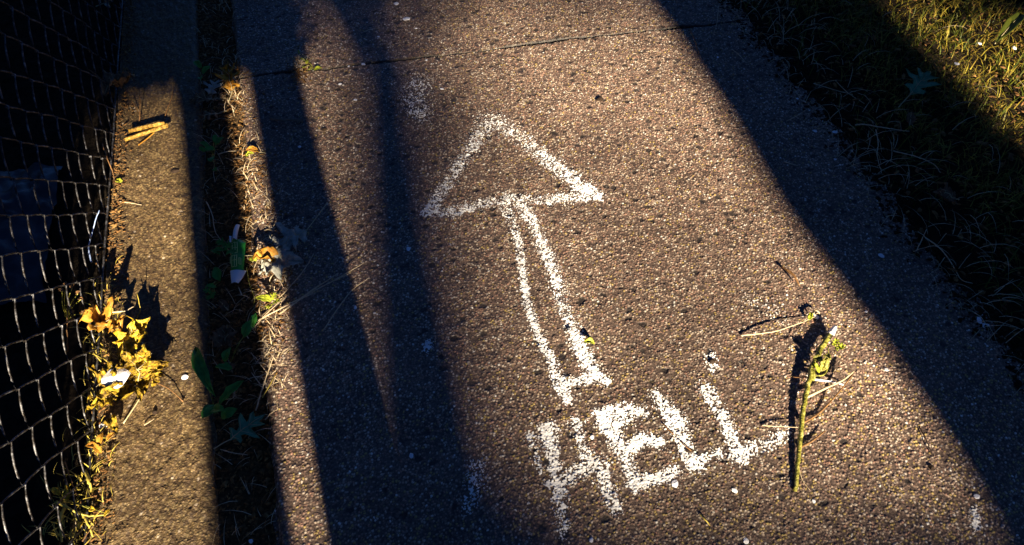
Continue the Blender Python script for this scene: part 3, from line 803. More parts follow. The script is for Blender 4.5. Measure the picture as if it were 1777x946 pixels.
# the broken green stem
ST = [(1380, 852, .004), (1385, 800, .008), (1390, 745, .012), (1396, 700, .014), (1406, 650, .016), (1422, 610, .016), (1444, 576, .014)]
st = twig('broken_stem', ST, .0034, M['stem'], 'green broken plant stem with torn leaves lying at the end of the word', 'plant stem', rend=.0056,
    parts=[('side_twig', '', [(1399, 690, 0.0115), (1430, 675, 0.0125), (1462, 660, 0.0173), (1482, 644, 0.0216)], .0027, 'straw'),
           ('side_twig', '', [(1392, 735, 0.0077), (1420, 718, 0.0048), (1448, 690, 0.0106), (1480, 650, 0.0206)], .0022, 'twig'),
           ('side_twig', '', [(1388, 777, 0.0058), (1410, 765, 0.0048), (1432, 748, 0.0086)], .0022, 'twig'),
           ('side_twig', '', [(1409, 658, 0.0134), (1440, 662, 0.0120), (1465, 668, 0.0072)], .0026, 'chip'),
           ('side_twig', '', [(1400, 653, 0.0144), (1386, 655, 0.0096), (1375, 654, 0.0058)], .0012, 'twig'),
           ('side_twig', '', [(1384, 800, 0.0048), (1392, 832, 0.0014), (1405, 850, 0.0014)], .0009, 'straw'),
           ('node', '', [(1408, 640, 0.0154), (1411, 652, 0.0158), (1412, 660, 0.0149)], .0062, 'stem'),
           ('node', '', [(1391, 722, 0.0091), (1392, 732, 0.0091)], .0048, 'yellow_twig'),
           ('broken_end', '', [(1442, 580, 0.0187), (1447, 571, 0.0202), (1450, 567, 0.0206)], .0066, 'chip'),
           ('bent_shoot', '', [(1412, 652, 0.0158), (1430, 650, 0.0134), (1438, 630, 0.0154), (1437, 600, 0.0173)], .0018, 'stem')])
for k, (px, py, L, ang, tl) in enumerate([(1455, 606, .030, 95, 25), (1447, 598, .024, 40, 35), (1418, 628, .036, -70, 30), (1426, 640, .040, 40, 40), (1416, 643, .030, -20, 30), (1432, 622, .028, 170, 25)]):
    leaf('leaf', OAK if k < 2 else OVAL, px, py, L * .72, ang, M['lime'] if k in (0, 1, 4) else M['stem'], '', z=.012, curl=.6, fold=.5, wob=.25, tilt=tl, stem=0, seed=60 + k, vein=False, parent=st, top=False)

twig('curved_stalk', [(1285, 582, .003), (1310, 580, .010), (1345, 575, .016), (1385, 562, .012), (1414, 550, .004)], .0015, M['straw'], 'pale curved dry stalk lying above the last L', 'stalk')
for k, (x, y) in enumerate(((1404, 552), (1412, 547))):
    leaf('small_leaf', OVAL, x, y, .018, 40 + 60 * k, M['lime'] if k == 0 else M['straw'], ['tiny yellow green tuft at the end of the curved dry stalk', 'tiny straw coloured scrap touching the curved stalk end'][k], z=.004, curl=.5, fold=.7, wob=.3, tilt=20, stem=0, seed=80 + k, vein=False)
twig('short_stick', [(470, 206, .006), (495, 208, .008), (524, 209, .006)], .0040, M['timber'], 'short smooth stick lying in shade across the path edge', 'stick', rend=.0036)
b = MB()
def pole(pts, r, m, label, name='straw', cat='straw'): return twig(name, pts, r, m, label, cat)
pole([(545, 612, .0), (560, 575, .03), (605, 510, .045), (640, 482, .05)][1:], .0012, M['straw'], 'straw rising steeply from the weeds beside the grey leaves')
pole([(440, 560, .005), (492, 533, .02), (560, 497, .035), (608, 474, .04)], .0014, M['straw'], 'long pale straw fanning out over the path from the sunny weeds')
pole([(485, 545, .01), (530, 512, .03), (587, 474, .045)], .0019, M['straw'], 'thickest pale straw of the fan by the sunny weeds')
pole([(570, 492, .03), (600, 475, .03), (632, 456, .03)], .0012, M['straw'], 'straw at the outer end of the fan, touching the sunlight')
pole([(500, 533, .01), (530, 515, .02), (560, 503, .015)], .0010, M['straw'], 'short thin straw under the fan')
pole([(484, 517, .012), (510, 490, .03), (530, 465, .045), (544, 441, .06)], .0013, M['straw'], 'knobbly seed stalk leaning over the broad grey leaf')
pole([(438, 572, .01), (462, 545, .02), (490, 520, .02)], .0010, M['straw'], 'straw running down left from the lime sprig')
pole([(358, 350, .0), (368, 372, .015), (373, 400, .02), (384, 418, .01)], .0011, M['straw'], 'thin curved stem beside the shaded kerb, above the wrapper')
pole([(428, 464, .01), (432, 490, .01), (441, 515, .01), (440, 535, .005)], .0009, M['stem'], 'thin green tendril below the wrapper')
pole([(387, 550, .004), (405, 545, .008), (438, 536, .006)], .0012, M['twig'], 'brown twig lying across the gap below the wrapper')
pole([(378, 268, .01), (395, 263, .02), (410, 262, .01)], .0012, M['straw'], 'short pale straw beside the small leafed weed')
pole([(444, 712, .0), (455, 675, .02), (472, 625, .03), (478, 600, .02)], .0014, M['straw'], 'dry stem bent over the oak leaf in the gap')
pole([(455, 690, .01), (470, 665, .02), (480, 645, .01)], .0012, M['yellow_twig'], 'short yellow stem at the edge of the sunny strip')
pole([(460, 728, .003), (472, 716, .01), (484, 709, .004)], .0012, M['straw'], 'short straw lying at the path edge by the oak leaf')
pole([(383, 780, -.01), (405, 786, -.004), (432, 790, -.01)], .0011, M['straw'], 'pale straw in the gap under the green oak leaf')
pole([(367, 770, .0), (369, 800, .005), (372, 835, .0)], .0010, M['twig'], 'thin root standing along the kerb side')
pole([(527, 408, .01), (540, 394, .01), (553, 376, .01)][:0] or [(593, 407, .002), (598, 420, .006), (600, 430, .002)], .0009, M['straw'], 'tiny straw in the sun right of the grey leaf stalk')
pole([(242, 210, .004), (243, 170, .03), (240, 140, .04)], .0014, M['twig'], 'upright brown twig behind the split wood')
pole([(285, 205, .004), (294, 180, .01), (300, 160, .02), (303, 130, .02)], .0013, M['twig'], 'thin reddish twig right of the split wood')
pole([(228, 175, .02), (238, 190, .01), (244, 205, .004)], .0013, M['twig'], 'side twig of brown wood above the split wood')
pole([(178, 250, .02), (186, 275, .03), (196, 300, .01), (200, 320, .0)], .0015, M['twig'], 'brown twig leaning through the fence foot')
pole([(238, 552, .0), (243, 538, .03), (238, 510, .05)], .0013, M['yellow_twig'], 'yellow stalk standing up above the bright leaves')
pole([(192, 542, .02), (215, 540, .02), (232, 532, .012)], .0016, M['straw'], 'knobbed straw lying between fence and kerb above the bright leaves')
pole([(98, 870, .03), (125, 885, .03), (150, 895, .02), (185, 893, .01)], .0022, M['yellow_twig'], 'forked yellow twig in the bottom left corner')
pole([(140, 890, .02), (152, 910, .02), (162, 932, .01)], .0022, M['yellow_twig'], 'lower arm of the yellow twigs in the bottom left corner')
pole([(128, 884, .02), (131, 900, .02), (132, 918, .01)], .0013, M['straw'], 'short white straw hanging from the forked yellow twig')
pole([(148, 818, .01), (154, 835, .02), (158, 852, .01)], .0032, M['yellow_twig'], 'short thick yellow stalk at the fence foot')
pole([(112, 800, .02), (122, 830, .03), (133, 860, .01)], .0013, M['twig'], 'reddish stem leaning at the fence foot above the yellow twigs')
pole([(143, 940, .02), (150, 928, .02), (160, 915, .02)][:3], .0012, M['twig'], 'brown twig end in the bottom left corner')
pole([(113, 878, .02), (104, 905, .04), (108, 940, .03)], .0030, M['yellow_twig'], 'leaning yellow stem low by the fence in the bottom left corner')
pole([(158, 455, .01), (154, 430, .03), (162, 395, .06), (172, 365, .08)], .0016, M['blue_wire'], 'blue bent wire hanging behind the fence')
pole([(117, 610, .04), (116, 570, .08), (118, 520, .12)], .0016, M['twig'], 'dead weed stem standing by the mesh', 'dead_weed', 'dead weed')
pole([(254, 322, .002), (262, 318, .004), (275, 320, .002)][:0] or [(205, 350, .003), (225, 352, .005), (246, 356, .002)], .0010, M['straw'], 'fine straw across the top of the kerb strip')
pole([(268, 727, .003), (258, 733, .006), (250, 738, .002)][::-1], .0010, M['straw'], 'short white straw on the kerb strip right of the mustard leaf')
# right side
pole([(1484, 217, .008), (1500, 216, .02), (1535, 222, .025), (1578, 228, .01)], .0018, M['straw'], 'pale long straw at the path edge near the two white chips')
pole([(1520, 225, .01), (1524, 250, .015), (1522, 270, .015), (1530, 300, .005)], .0013, M['straw'], 'crooked straw running down from the pale long straw')
pole([(1550, 262, .015), (1590, 272, .02), (1620, 285, .015), (1632, 300, .01)], .0013, M['straw'], 'bent straw on the dark verge right of the crooked straw')
pole([(1590, 435, .004), (1600, 415, .02), (1608, 398, .03)], .0013, M['straw'], 'short upright straw on the right path edge')
pole([(1605, 412, .003), (1630, 430, .012), (1650, 455, .012), (1668, 485, .008), (1688, 492, .003)], .0014, M['straw'], 'bent straw following the path edge below the upright straw')
pole([(1412, 145, .002), (1445, 155, .01), (1480, 165, .01)], .0011, M['straw'], 'straw in shade above the two white chips')
pole([(1365, 210, .003), (1385, 200, .008), (1397, 192, .003)], .0010, M['straw'], 'short straw on shaded path left of the two white chips')
pole([(1196, 50, .003), (1204, 66, .015), (1214, 96, .003)], .0015, M['twig'], 'bent brown twig on the path joint near the top')
pole([(1247, 10, .003), (1244, 40, .01), (1238, 60, .003)], .0010, M['straw'], 'thin straw above the joint in the shade')
pole([(1270, 85, .003), (1282, 95, .01), (1294, 108, .003)], .0010, M['straw'], 'thin straw right of the joint end')
pole([(1361, 280, .003), (1372, 284, .006), (1385, 288, .003)], .0014, M['straw'], 'tiny straw in blue shade in the middle of the shadow band')
pole([(1595, 740, .003), (1608, 765, .006), (1618, 790, .002)], .0011, M['dark_chip'], 'thin dark twig on the shadow edge at lower right')
pole([(1215, 893, .003), (1224, 902, .008), (1232, 912, .003)], .0015, M['yellow_twig'], 'tiny yellow twig below the word')
pole([(1322, 738, .003), (1345, 740, .008), (1385, 742, .012)], .0010, M['straw'], 'fine straw passing under the green stem above the last L')
pole([(1180, 765, .004), (1190, 775, .008), (1200, 783, .004)], .0012, M['twig'], 'fine reddish twig lying on the first L')
pole([(1150, 735, .003), (1162, 748, .006), (1172, 757, .003)], .0010, M['twig'], 'fine brown twig between the E and the first L')
pole([(632, 258, .003), (650, 232, .008), (668, 226, .004)][:0] or [(632, 55, .003), (642, 51, .006), (655, 50, .003)], .0011, M['straw'], 'faint straw in shade above the joint at left')
pole([(1450, 140, .004), (1470, 160, .012), (1500, 180, .008)], .0010, M['straw'], 'faint straw crossing the shaded verge edge')

# ------------------------------------------------------------------ small stones, flakes and chips on the path
CH = [(705, 34, .0090, 'white crumpled flake on the path near the top edge'),
      (688, 8, .0065, 'white flake at the very top edge of the path'),
      (722, 50, .0035, 'tiny white chip beside the crumpled flake at the top'),
      (657, 65, .0035, 'tiny white chip between the top flakes and the joint'),
      (631, 113, .0052, 'white chip lying on the joint at left'),
      (605, 116, .0030, 'tiny white chip beside the one on the joint'),
      (590, 148, .0040, 'round white chip just under the left end of the joint'),
      (617, 175, .0042, 'white chip below the joint in the left sunlight'),
      (767, 155, .0045, 'white chip above and left of the arrowhead'),
      (520, 255, .0038, 'white chip in the blue shade above the grey leaf'),
      (708, 433, .0048, 'pale seed shaped chip left of the arrow shaft'),
      (714, 791, .0042, 'white chip left of the faint paint smudge'),
      (617, 535, .0035, 'white chip in shade right of the straw fan'),
      (1413, 228, .0048, 'white chip, the left one of two at the right path edge'),
      (1448, 231, .0048, 'white chip, the right one of two at the right path edge'),
      (1449, 277, .0032, 'tiny white chip below the pair at the right path edge'),
      (1383, 173, .0030, 'tiny white chip above the pair at the right path edge'),
      (1245, 100, .0032, 'tiny white chip in the shade below the joint'),
      (1529, 445, .0058, 'blue white flake alone in the right shadow band'),
      (1699, 557, .0068, 'upper of two touching blue white flakes at far right'),
      (1710, 566, .0068, 'lower of two touching blue white flakes at far right'),
      (1538, 642, .0038, 'white chip right on the shadow edge'),
      (1503, 541, .0028, 'tiny white sliver above the chip on the shadow edge'),
      (1694, 862, .0042, 'blue white chip above the cream smudge'),
      (1170, 840, .0062, 'square white chip under the foot of the E'),
      (1275, 852, .0042, 'white chip below the last L'),
      (1026, 938, .0040, 'white chip at the bottom edge below the H'),
      (1295, 938, .0045, 'flat white chip at the bottom edge below the word'),
      (436, 940, .0035, 'white chip in the dark gap at the bottom edge'),
      (1412, 870, .0030, 'tiny white chip right of the broken stem foot'),
      (1415, 551, .0052, 'white chip at the end of the curved dry stalk'),
      (1027, 760, .0040, 'round white chip between the H and the E'),
      (1660, 111, .0060, 'white bit on the edge of the sunny grass'),
      (1760, 84, .0060, 'white bit in the sunny grass below the broad blade'),
      (1700, 76, .0045, 'small white bit in the sunny grass left of the broad blade'),
      (740, 105, .0030, 'tiny white chip just under the joint in the shade')]
for k, (px, py, s_, lb) in enumerate(CH):
    lump('stone_chip', px, py, s_ * 1.08, M['chip'], lb, 'stone chip', .28, 100 + k, z=(.03 if px > 1640 and py < 120 else 0), group='white chips scattered over the path', elong=1.3, ang=random.Random(k).uniform(0, 180))
lump('bark_chip', 1040, 174, .0085, M['dark_chip'], 'small black chip above and right of the arrowhead', 'bark chip', .5, 201, elong=1.4, ang=-10)
lump('bark_chip', 986, 570, .0060, M['sheet'], 'small dark blue flake on the arrow shaft', 'flake', .5, 202, elong=.8, ang=20)
lump('bark_chip', 1236, 628, .0070, M['dark_chip'], 'black chip on the white dab above the last L', 'bark chip', .5, 203)
lump('bark_chip', 1196, 783, .0060, M['dark_chip'], 'dark crumb on the foot of the first L', 'bark chip', .4, 204, elong=1.5)
lump('bark_chip', 563, 226, .0060, M['dark_chip'], 'dark reddish crumb in the left sunlight below the joint', 'bark chip', .5, 205, elong=1.3)
lump('bark_chip', 303, 298, .0075, M['dark_chip'], 'dark crumb on the kerb strip below the split wood', 'bark chip', .5, 206, elong=1.6)
lump('bark_chip', 424, 225, .0080, M['dark_chip'], 'dark crumb in the upper lit strip', 'bark chip', .5, 207, elong=1.4)
lump('bark_chip', 270, 717, .0050, M['dark_chip'], 'dark crumb on the kerb strip right of the mustard leaf', 'bark chip', .8, 208)
lump('bark_chip', 1615, 812, .0062, M['dark_chip'], 'dark crumb at the lower shadow edge', 'bark chip', .5, 209, elong=.8)

# ------------------------------------------------------------------ green weeds in the gap
def weed(name, px, py, leaves, label, m='weed', z=-.01):
    root = empty(name, at(px, py, z), label, 'weed')
    b = MB()
    for (lx, ly, L, ang, h, sh) in leaves:
        b.tube(smooth_path([root.location, root.location.lerp(at(lx, ly, h), .5) + Vector((0, 0, .01)), at(lx, ly, h)], 4), .0009, 5)
    b.build('stem', M['stem'], root, loc=root.location)
    for k, (lx, ly, L, ang, h, sh) in enumerate(leaves):
        leaf('leaf', sh, lx, ly, L, ang, M[m], '', z=h, curl=.5, fold=.35, wob=.12, tilt=15 + 7 * (k % 3), roll=(-10, 8, 3)[k % 3], stem=0, seed=300 + k + int(px), vein=False, parent=root, top=False)
    return root
weed('weed', 372, 268, [(374, 243, .024, 10, .03, OVAL), (380, 249, .026, 60, .03, OVAL), (358, 256, .024, -60, .02, OVAL), (366, 262, .026, -100, .02, OVAL), (369, 280, .030, 175, .02, OVAL), (374, 297, .020, 150, .015, OVAL), (352, 262, .018, -40, .015, OVAL)], 'small leafed green weed in the gap between dark kerb and lit strip')
weed('weed', 350, 125, [(345, 115, .03, -30, .02, OVAL), (358, 125, .028, 60, .02, OVAL), (350, 140, .026, 170, .015, OVAL)], 'dim green weed near the top of the gap')
weed('weed', 392, 430, [(385, 424, .024, -50, .025, OAK), (397, 430, .024, 60, .028, OAK), (383, 437, .022, -100, .02, OVAL), (401, 442, .026, 100, .03, OVAL), (377, 441, .02, -70, .02, OVAL)], 'lobed green weed growing over the wrapper')
weed('weed', 380, 490, [(379, 480, .034, -10, .02, OVAL), (369, 500, .022, -90, .01, OVAL), (362, 508, .018, -60, .01, OAK), (371, 514, .016, 30, .01, OAK), (366, 518, .018, -150, .01, OAK)], 'round leafed green weed below the wrapper by the kerb')
weed('broadleaf_weed', 373, 708, [(360, 658, .105, -12, .03, LONG), (400, 692, .060, 62, .03, LONG), (378, 716, .036, 120, .015, OVAL), (366, 715, .036, -140, .015, OVAL), (397, 722, .034, 80, .015, OVAL)], 'weed with one long upright green leaf in the shaded gap')
weed('weed', 400, 630, [(395, 620, .03, 30, .02, OVAL), (392, 640, .03, -80, .02, OVAL), (430, 577, .036, 35, .02, OVAL), (442, 560, .03, 20, .02, OVAL)], 'dark green weed leaves in the gap above the long leafed weed')
weed('weed', 470, 525, [(466, 520, .020, -30, .025, OVAL), (476, 517, .018, 40, .028, OAK), (458, 523, .026, -80, .02, OVAL), (480, 526, .018, 90, .02, OAK), (468, 534, .018, 180, .02, OAK)], 'lime green sprig lit up in the sunny strip', m='lime')
weed('weed', 443, 452, [(444, 449, .016, 0, .025, OAK), (440, 453, .016, -80, .02, OAK)], 'tiny lime sprig between wrapper and golden leaf', m='lime')
weed('weed', 545, 120, [(526, 105, .014, -40, .010, OVAL), (533, 110, .013, 40, .010, OVAL), (528, 118, .013, 200, .008, OVAL), (537, 122, .012, 110, .008, OVAL), (519, 92, .012, 0, .01, OVAL)], 'tiny yellow sprig in the sun at the left end of the joint', m='lime', z=0)
weed('weed', 150, 770, [(176, 765, .022, 20, .02, OVAL), (172, 782, .020, -40, .02, OVAL), (165, 775, .022, -90, .015, OVAL), (192, 760, .018, 60, .02, OVAL)], 'yellow brown weed tuft at the fence foot below the leaves', m='orange_leaf', z=0)
weed('weed', 110, 868, [(120, 862, .020, 20, .02, OVAL), (100, 855, .018, -40, .02, OVAL), (118, 848, .016, 60, .03, OVAL), (186, 892, .014, 60, .01, OVAL), (160, 885, .016, 120, .02, OVAL), (142, 912, .016, 190, .02, OVAL)], 'dry yellow weed by the forked twig in the bottom left corner', m='yellow_leaf', z=0)
weed('seed_weed', 117, 560, [(115, 495, .012, 0, .12, OVAL), (125, 500, .012, 60, .11, OVAL), (135, 510, .012, 80, .10, OVAL), (140, 520, .012, 120, .10, OVAL), (108, 505, .012, -60, .11, OVAL), (143, 545, .012, 100, .08, OVAL)], 'brown seed head weed standing against the mesh', m='twig', z=0)

# ------------------------------------------------------------------ uncountable litter: crumbs, straw, grass
def scatter(name, n, fn, m, label, cat, seed):
    rnd = random.Random(seed); b = MB()
    for _ in range(n): fn(b, rnd)
    return tag(b.build(name, m, smooth=False), label, cat, kind='stuff')

def crumb(b, rnd, x, y, z, s):
    a = rnd.uniform(0, 6.28); e = rnd.uniform(.35, 1); t = rnd.uniform(-.6, .6); u = rnd.uniform(-.5, .5)
    c, sn = math.cos(a), math.sin(a)
    pts = []
    for (px, py) in ((-1, -.2), (-.3, -e * .6), (.7, -e * .5), (1, .1), (.4, e * .6), (-.5, e * .5)):
        px *= rnd.uniform(.7, 1.2); py *= rnd.uniform(.7, 1.2)
        pts.append(Vector((x + (px * c - py * sn) * s, y + (px * sn + py * c) * s, z + (px * t + py * u) * s * .6 + s * .3)))
    n = Vector((0, 0, s * .12))
    V = pts + [p - n for p in pts]
    b.add(V, [(i, i + 6, (i + 1) % 6 + 6, (i + 1) % 6) for i in range(6)] + [(0, 1, 2, 3), (0, 3, 4, 5)])

def blade(b, x, y, z, L, a, lean, w_, rnd, seg=4):
    d = Vector((math.cos(a), math.sin(a), 0)); n = Vector((-d.y, d.x, 0)); V = []
    k2 = rnd.uniform(-.6, .6)
    for i in range(seg + 1):
        f = i / seg
        hor = L * f * math.sin(lean * (0.35 + .65 * f)); ver = L * f * math.cos(lean * (0.35 + .65 * f))
        c = Vector((x, y, z)) + d * hor + n * (k2 * L * .3 * f * f) + Vector((0, 0, max(ver, .0)))
        ww = w_ * (1 - f ** 2 * .9)
        V += [c - n * ww, c + n * ww + Vector((0, 0, ww * .4))]
    b.add(V, [(2 * i, 2 * i + 1, 2 * i + 3, 2 * i + 2) for i in range(seg)])

def gap_crumb(b, rnd):
    y = rnd.uniform(.1, 2.3); x = rnd.uniform(KR - .004, PL + .01)
    crumb(b, rnd, x, y, GAPZ + rnd.uniform(-.002, .012), rnd.choice((.002, .003, .004, .006)))
scatter('leaf_crumbs', 5200, gap_crumb, M['debris'], 'brown leaf crumbs filling the gap between kerb strip and path', 'leaf crumbs', 1)
def edge_crumb(b, rnd):
    # crumbs spilled over the path edge round the sunny weeds
    c = rnd.choice([(470, 360, 26, 90), (470, 560, 24, 90), (420, 160, 30, 60), (520, 120, 16, 30), (465, 480, 40, 60), (440, 300, 22, 40)])
    p = at(rnd.gauss(c[0], c[2] * .6), rnd.gauss(c[1], c[3] * .55))
    crumb(b, rnd, p.x, p.y, rnd.uniform(.0, .004), rnd.choice((.0015, .002, .003, .0045)))
scatter('leaf_crumbs', 1500, edge_crumb, M['debris'], 'leaf crumbs spilled over the left path edge', 'leaf crumbs', 2)
def edge_straw(b, rnd):
    c = rnd.choice([(468, 380, 20, 60), (470, 570, 22, 80), (475, 480, 34, 60), (405, 150, 14, 50), (440, 300, 22, 60), (522, 112, 12, 14), (470, 640, 14, 60)])
    p = at(rnd.gauss(c[0], c[2] * .7), rnd.gauss(c[1], c[3] * .6))
    blade(b, p.x, p.y, rnd.uniform(.002, .008), rnd.uniform(.008, .035), rnd.uniform(0, 6.28), rnd.uniform(1.0, 1.5), rnd.uniform(.0005, .0011), rnd, 4)
scatter('dry_straw', 420, edge_straw, M['straw'], 'dry straws lying over the left path edge in the lit strip', 'straw', 18)
def fence_crumb(b, rnd):
    y = rnd.uniform(.25, 2.3); x = KL + rnd.gauss(-.005, .012)
    crumb(b, rnd, x, y, .002 + rnd.uniform(0, .006), rnd.choice((.002, .003, .004, .006)))
scatter('leaf_crumbs', 1500, fence_crumb, M['debris'], 'leaf crumbs drifted along the foot of the fence', 'leaf crumbs', 3)
def gap_straw(b, rnd):
    y = rnd.uniform(.1, 2.3); x = rnd.uniform(KR, PL + .02); a = rnd.uniform(0, 6.28); L = rnd.uniform(.01, .05)
    blade(b, x, y, GAPZ + .012, L, a, rnd.uniform(1.1, 1.5), .0006, rnd, 3)
scatter('dry_straw', 420, gap_straw, M['straw'], 'short dry straws strewn in the gap', 'straw', 4)
def foot_straw(b, rnd):
    c = rnd.choice([(195, 560, 20, 40), (185, 620, 15, 40), (165, 780, 20, 40), (140, 860, 25, 40), (130, 920, 25, 20)])
    p = at(rnd.gauss(c[0], c[2]), rnd.gauss(c[1], c[3]), .0)
    if p.x > KL + .02: return
    blade(b, p.x, p.y, .003, rnd.uniform(.01, .04), rnd.uniform(0, 6.28), rnd.uniform(.6, 1.4), .0009, rnd, 4)
scatter('dry_straw', 330, foot_straw, M['yellow_twig'], 'yellow dry straws tangled at the foot of the fence', 'straw', 5)
def verge_straw(b, rnd):
    y = rnd.uniform(.2, 1.9); x = PR + abs(rnd.gauss(0, .16)) - .06; a = rnd.uniform(0, 6.28); L = rnd.uniform(.02, .09)
    blade(b, x, y, .0 + rnd.uniform(-.008, .008), L, a, rnd.uniform(1.15, 1.5), .0007, rnd, 4)
scatter('dry_straw', 520, verge_straw, M['straw'], 'thin dry straws matted along the right path edge', 'straw', 6)
def spill(b, rnd):
    y = rnd.uniform(.1, 2.3); x = PR + rnd.gauss(.0, .022) + .03 * mn.noise(Vector((y * 7, 0, 5))) - .012
    crumb(b, rnd, x, y, rnd.uniform(-.004, .002), rnd.choice((.002, .003, .004, .006, .008)))
scatter('soil_crumbs', 5200, spill, M['soil_crumb'], 'dark soil crumbs spilled over the right path edge', 'soil crumbs', 16)
def verge_grass(b, rnd):
    y = rnd.uniform(.1, 3.0); x = PR + rnd.uniform(.02, 1.5)
    if rnd.random() > min(1, .25 + (x - PR) * 2.0): return
    dens = mn.noise(Vector((x * 6, y * 6, 0)))
    if dens < -.15 and rnd.random() < .75: return
    blade(b, x, y, -.02, rnd.uniform(.03, .075), rnd.uniform(0, 6.28), rnd.uniform(.4, 1.45), rnd.uniform(.0008, .0018), rnd, 4)
scatter('grass', 21000, verge_grass, M['grass'], 'low yellow green grass on the verge beside the path', 'grass', 7)
def lit_grass(b, rnd):
    y = rnd.uniform(.75, 2.1); x = PR + rnd.uniform(.15, 1.2)
    if mn.noise(Vector((x * 9, y * 9, 4))) < -.25: return
    blade(b, x, y, -.01 + rnd.uniform(0, .02), rnd.uniform(.012, .05), rnd.uniform(0, 6.28), rnd.uniform(.9, 1.55), rnd.uniform(.0006, .0014), rnd, 3)
scatter('dry_grass', 9000, lit_grass, M['thatch'], 'matted yellow brown dry grass between the green blades', 'dry grass', 17)
def verge_crumb(b, rnd):
    y = rnd.uniform(.2, 2.6); x = PR + rnd.uniform(-.02, 1.3)
    crumb(b, rnd, x, y, rnd.uniform(-.018, .02), rnd.choice((.003, .004, .006, .009)))
scatter('leaf_crumbs', 5000, verge_crumb, M['debris'], 'brown leaf crumbs among the grass of the verge', 'leaf crumbs', 8)

# ------------------------------------------------------------------ unseen shade casters behind the camera: trunks inferred from shadow bands, others added
TE = math.tan(SUN_EL)
def behind(wlat, D, s=0.0):
    """a spot whose shadow runs along lateral line wlat, D metres back from the start of the path"""
    c, sn = math.cos(SUN_AZ), math.sin(SUN_AZ)
    return Vector((wlat * c + D * sn, wlat * sn - D * c, 0))

# unseen board on two posts, added to cast the left shade bands
bd = empty('shade_board', behind(-.2, 2.6), 'unseen timber board on two posts, added to shade the left side', 'shade board')
D1 = 2.6
def lat_box(w0, w1, z0, z1, D, th, m, name, par):
    p = behind((w0 + w1) / 2, D); b = MB()
    b.box((p.x, p.y, (z0 + z1) / 2), ((w1 - w0) / 2, th / 2, (z1 - z0) / 2), SUN_AZ)
    return b.build(name, m, par, smooth=False, loc=par.location)
lat_box(-.343, -.217, -.1, 2.6, D1, .10, M['timber'], 'post', bd)
lat_box(-.170, -.040, -.1, 2.6, D1, .10, M['timber'], 'post', bd)
lat_box(-.75, -.012, (1.80 + D1) * TE, 3.4, D1 + .08, .04, M['timber'], 'board', bd)

def leafy(b, c, r, n, rnd, s=.06):
    for _ in range(n):
        while True:
            v = Vector((rnd.uniform(-1, 1), rnd.uniform(-1, 1), rnd.uniform(-1, 1)))
            if v.length < 1: break
        p = Vector(c) + Vector((v.x * r[0], v.y * r[1], v.z * r[2]))
        a = Vector((rnd.uniform(-1, 1), rnd.uniform(-1, 1), rnd.uniform(-1, 1))).normalized(); q = a.orthogonal().normalized()
        h = a.cross(q); L = s * rnd.uniform(.6, 1.3)
        b.add([p - h * L, p + q * L * .5, p + h * L, p - q * L * .5], [(0, 1, 2, 3)])

vine = empty('shade_vine', behind(-.3, D1), 'unseen leafy vine added to make the shadow edge of the board ragged', 'shade vine')  # added leaves that roughen the lower shadow edge of the board
b = MB(); rv = random.Random(33)
for k in range(20):
    wv = -.72 + .70 * k / 19
    c = behind(wv, D1)
    dz = .05 * mn.noise(Vector((wv * 9, 3, 0))) + (.05 if wv > -.16 else 0)
    leafy(b, (c.x, c.y, (1.83 + D1) * TE + dz), (.05, .06, .07), 26, rv, .028)
b.build('leaves', M['crown'], vine, smooth=False, loc=vine.location)
b = MB(); c0 = behind(-.28, D1 + .02)
b.tube(smooth_path([c0, c0 + Vector((.04, .07, .9)), c0 + Vector((-.05, .08, 1.6)), c0 + Vector((.0, .06, 2.1))]), .010, 7)
b.build('vine_stem', M['bark'], vine, loc=vine.location)

def tree(label, D, wfun, r0, r1, ht, crowns, seed, cs=.07, fork=None):
    rnd = random.Random(seed)
    base = behind(wfun(0), D)
    root = empty('tree', base, label, 'tree')
    b = MB(); P = []; Rr = []
    for i in range(49):
        z = -.1 + (ht + .1) * i / 48
        p = behind(wfun(z), D); p.z = z; P.append(p)
        Rr.append((r0 + (r1 - r0) * i / 48) * (1 + .04 * rnd.uniform(-1, 1)) * (fork(z) if fork else 1))
    b.tube(P, Rr, 18)
    for k in range(6):
        z = ht * (.94 + .01 * k); p = behind(wfun(z), D); p.z = z; a = k * 2.4
        q = p + Vector((math.cos(a) * 1.1, math.sin(a) * 1.1, .9))
        b.tube([p, p.lerp(q, .5) + Vector((0, 0, .1)), q], [r1 * .45, r1 * .3, r1 * .12], 7)
    b.build('trunk', M['bark'], root, loc=root.location)
    if crowns:
        b = MB()
        for (w_, dd, z, rx, ry, rz, n) in crowns:
            p = behind(w_, D + dd); leafy(b, (p.x, p.y, z), (rx, ry, rz), n, rnd, cs)
        b.build('crown', M['crown'], root, smooth=False, loc=root.location)
    return root
# big leaning trunk: the wide shadow along the right of the path
D2 = 8.0
tree('thick leaning tree behind the photographer on the verge side', D2, lambda z: .85 + .335 + .058 * (z / TE - D2), .345, .325, 7.0,
     [(1.3, 0, 8.3, 1.8, 1.8, 1.2, 1500)], 5)
# thin far trunk: the soft band left of the arrow
D3 = 30.0
tree('slender leaning tree far behind the photographer', D3, lambda z: -.04 + .125 * (z / TE - D3), .205, .190, 15.5,
     [(.6, 0, 16.6, 1.6, 1.6, 1.2, 1200), (.33, 0, (1.30 + D3) * TE, .12, .2, .12, 12), (.22, 0, (1.50 + D3) * TE, .12, .2, .2, 26)], 6, fork=lambda z: 1 - .3 * min(1, max(0, (z - (.75 + D3) * TE) / .3)))
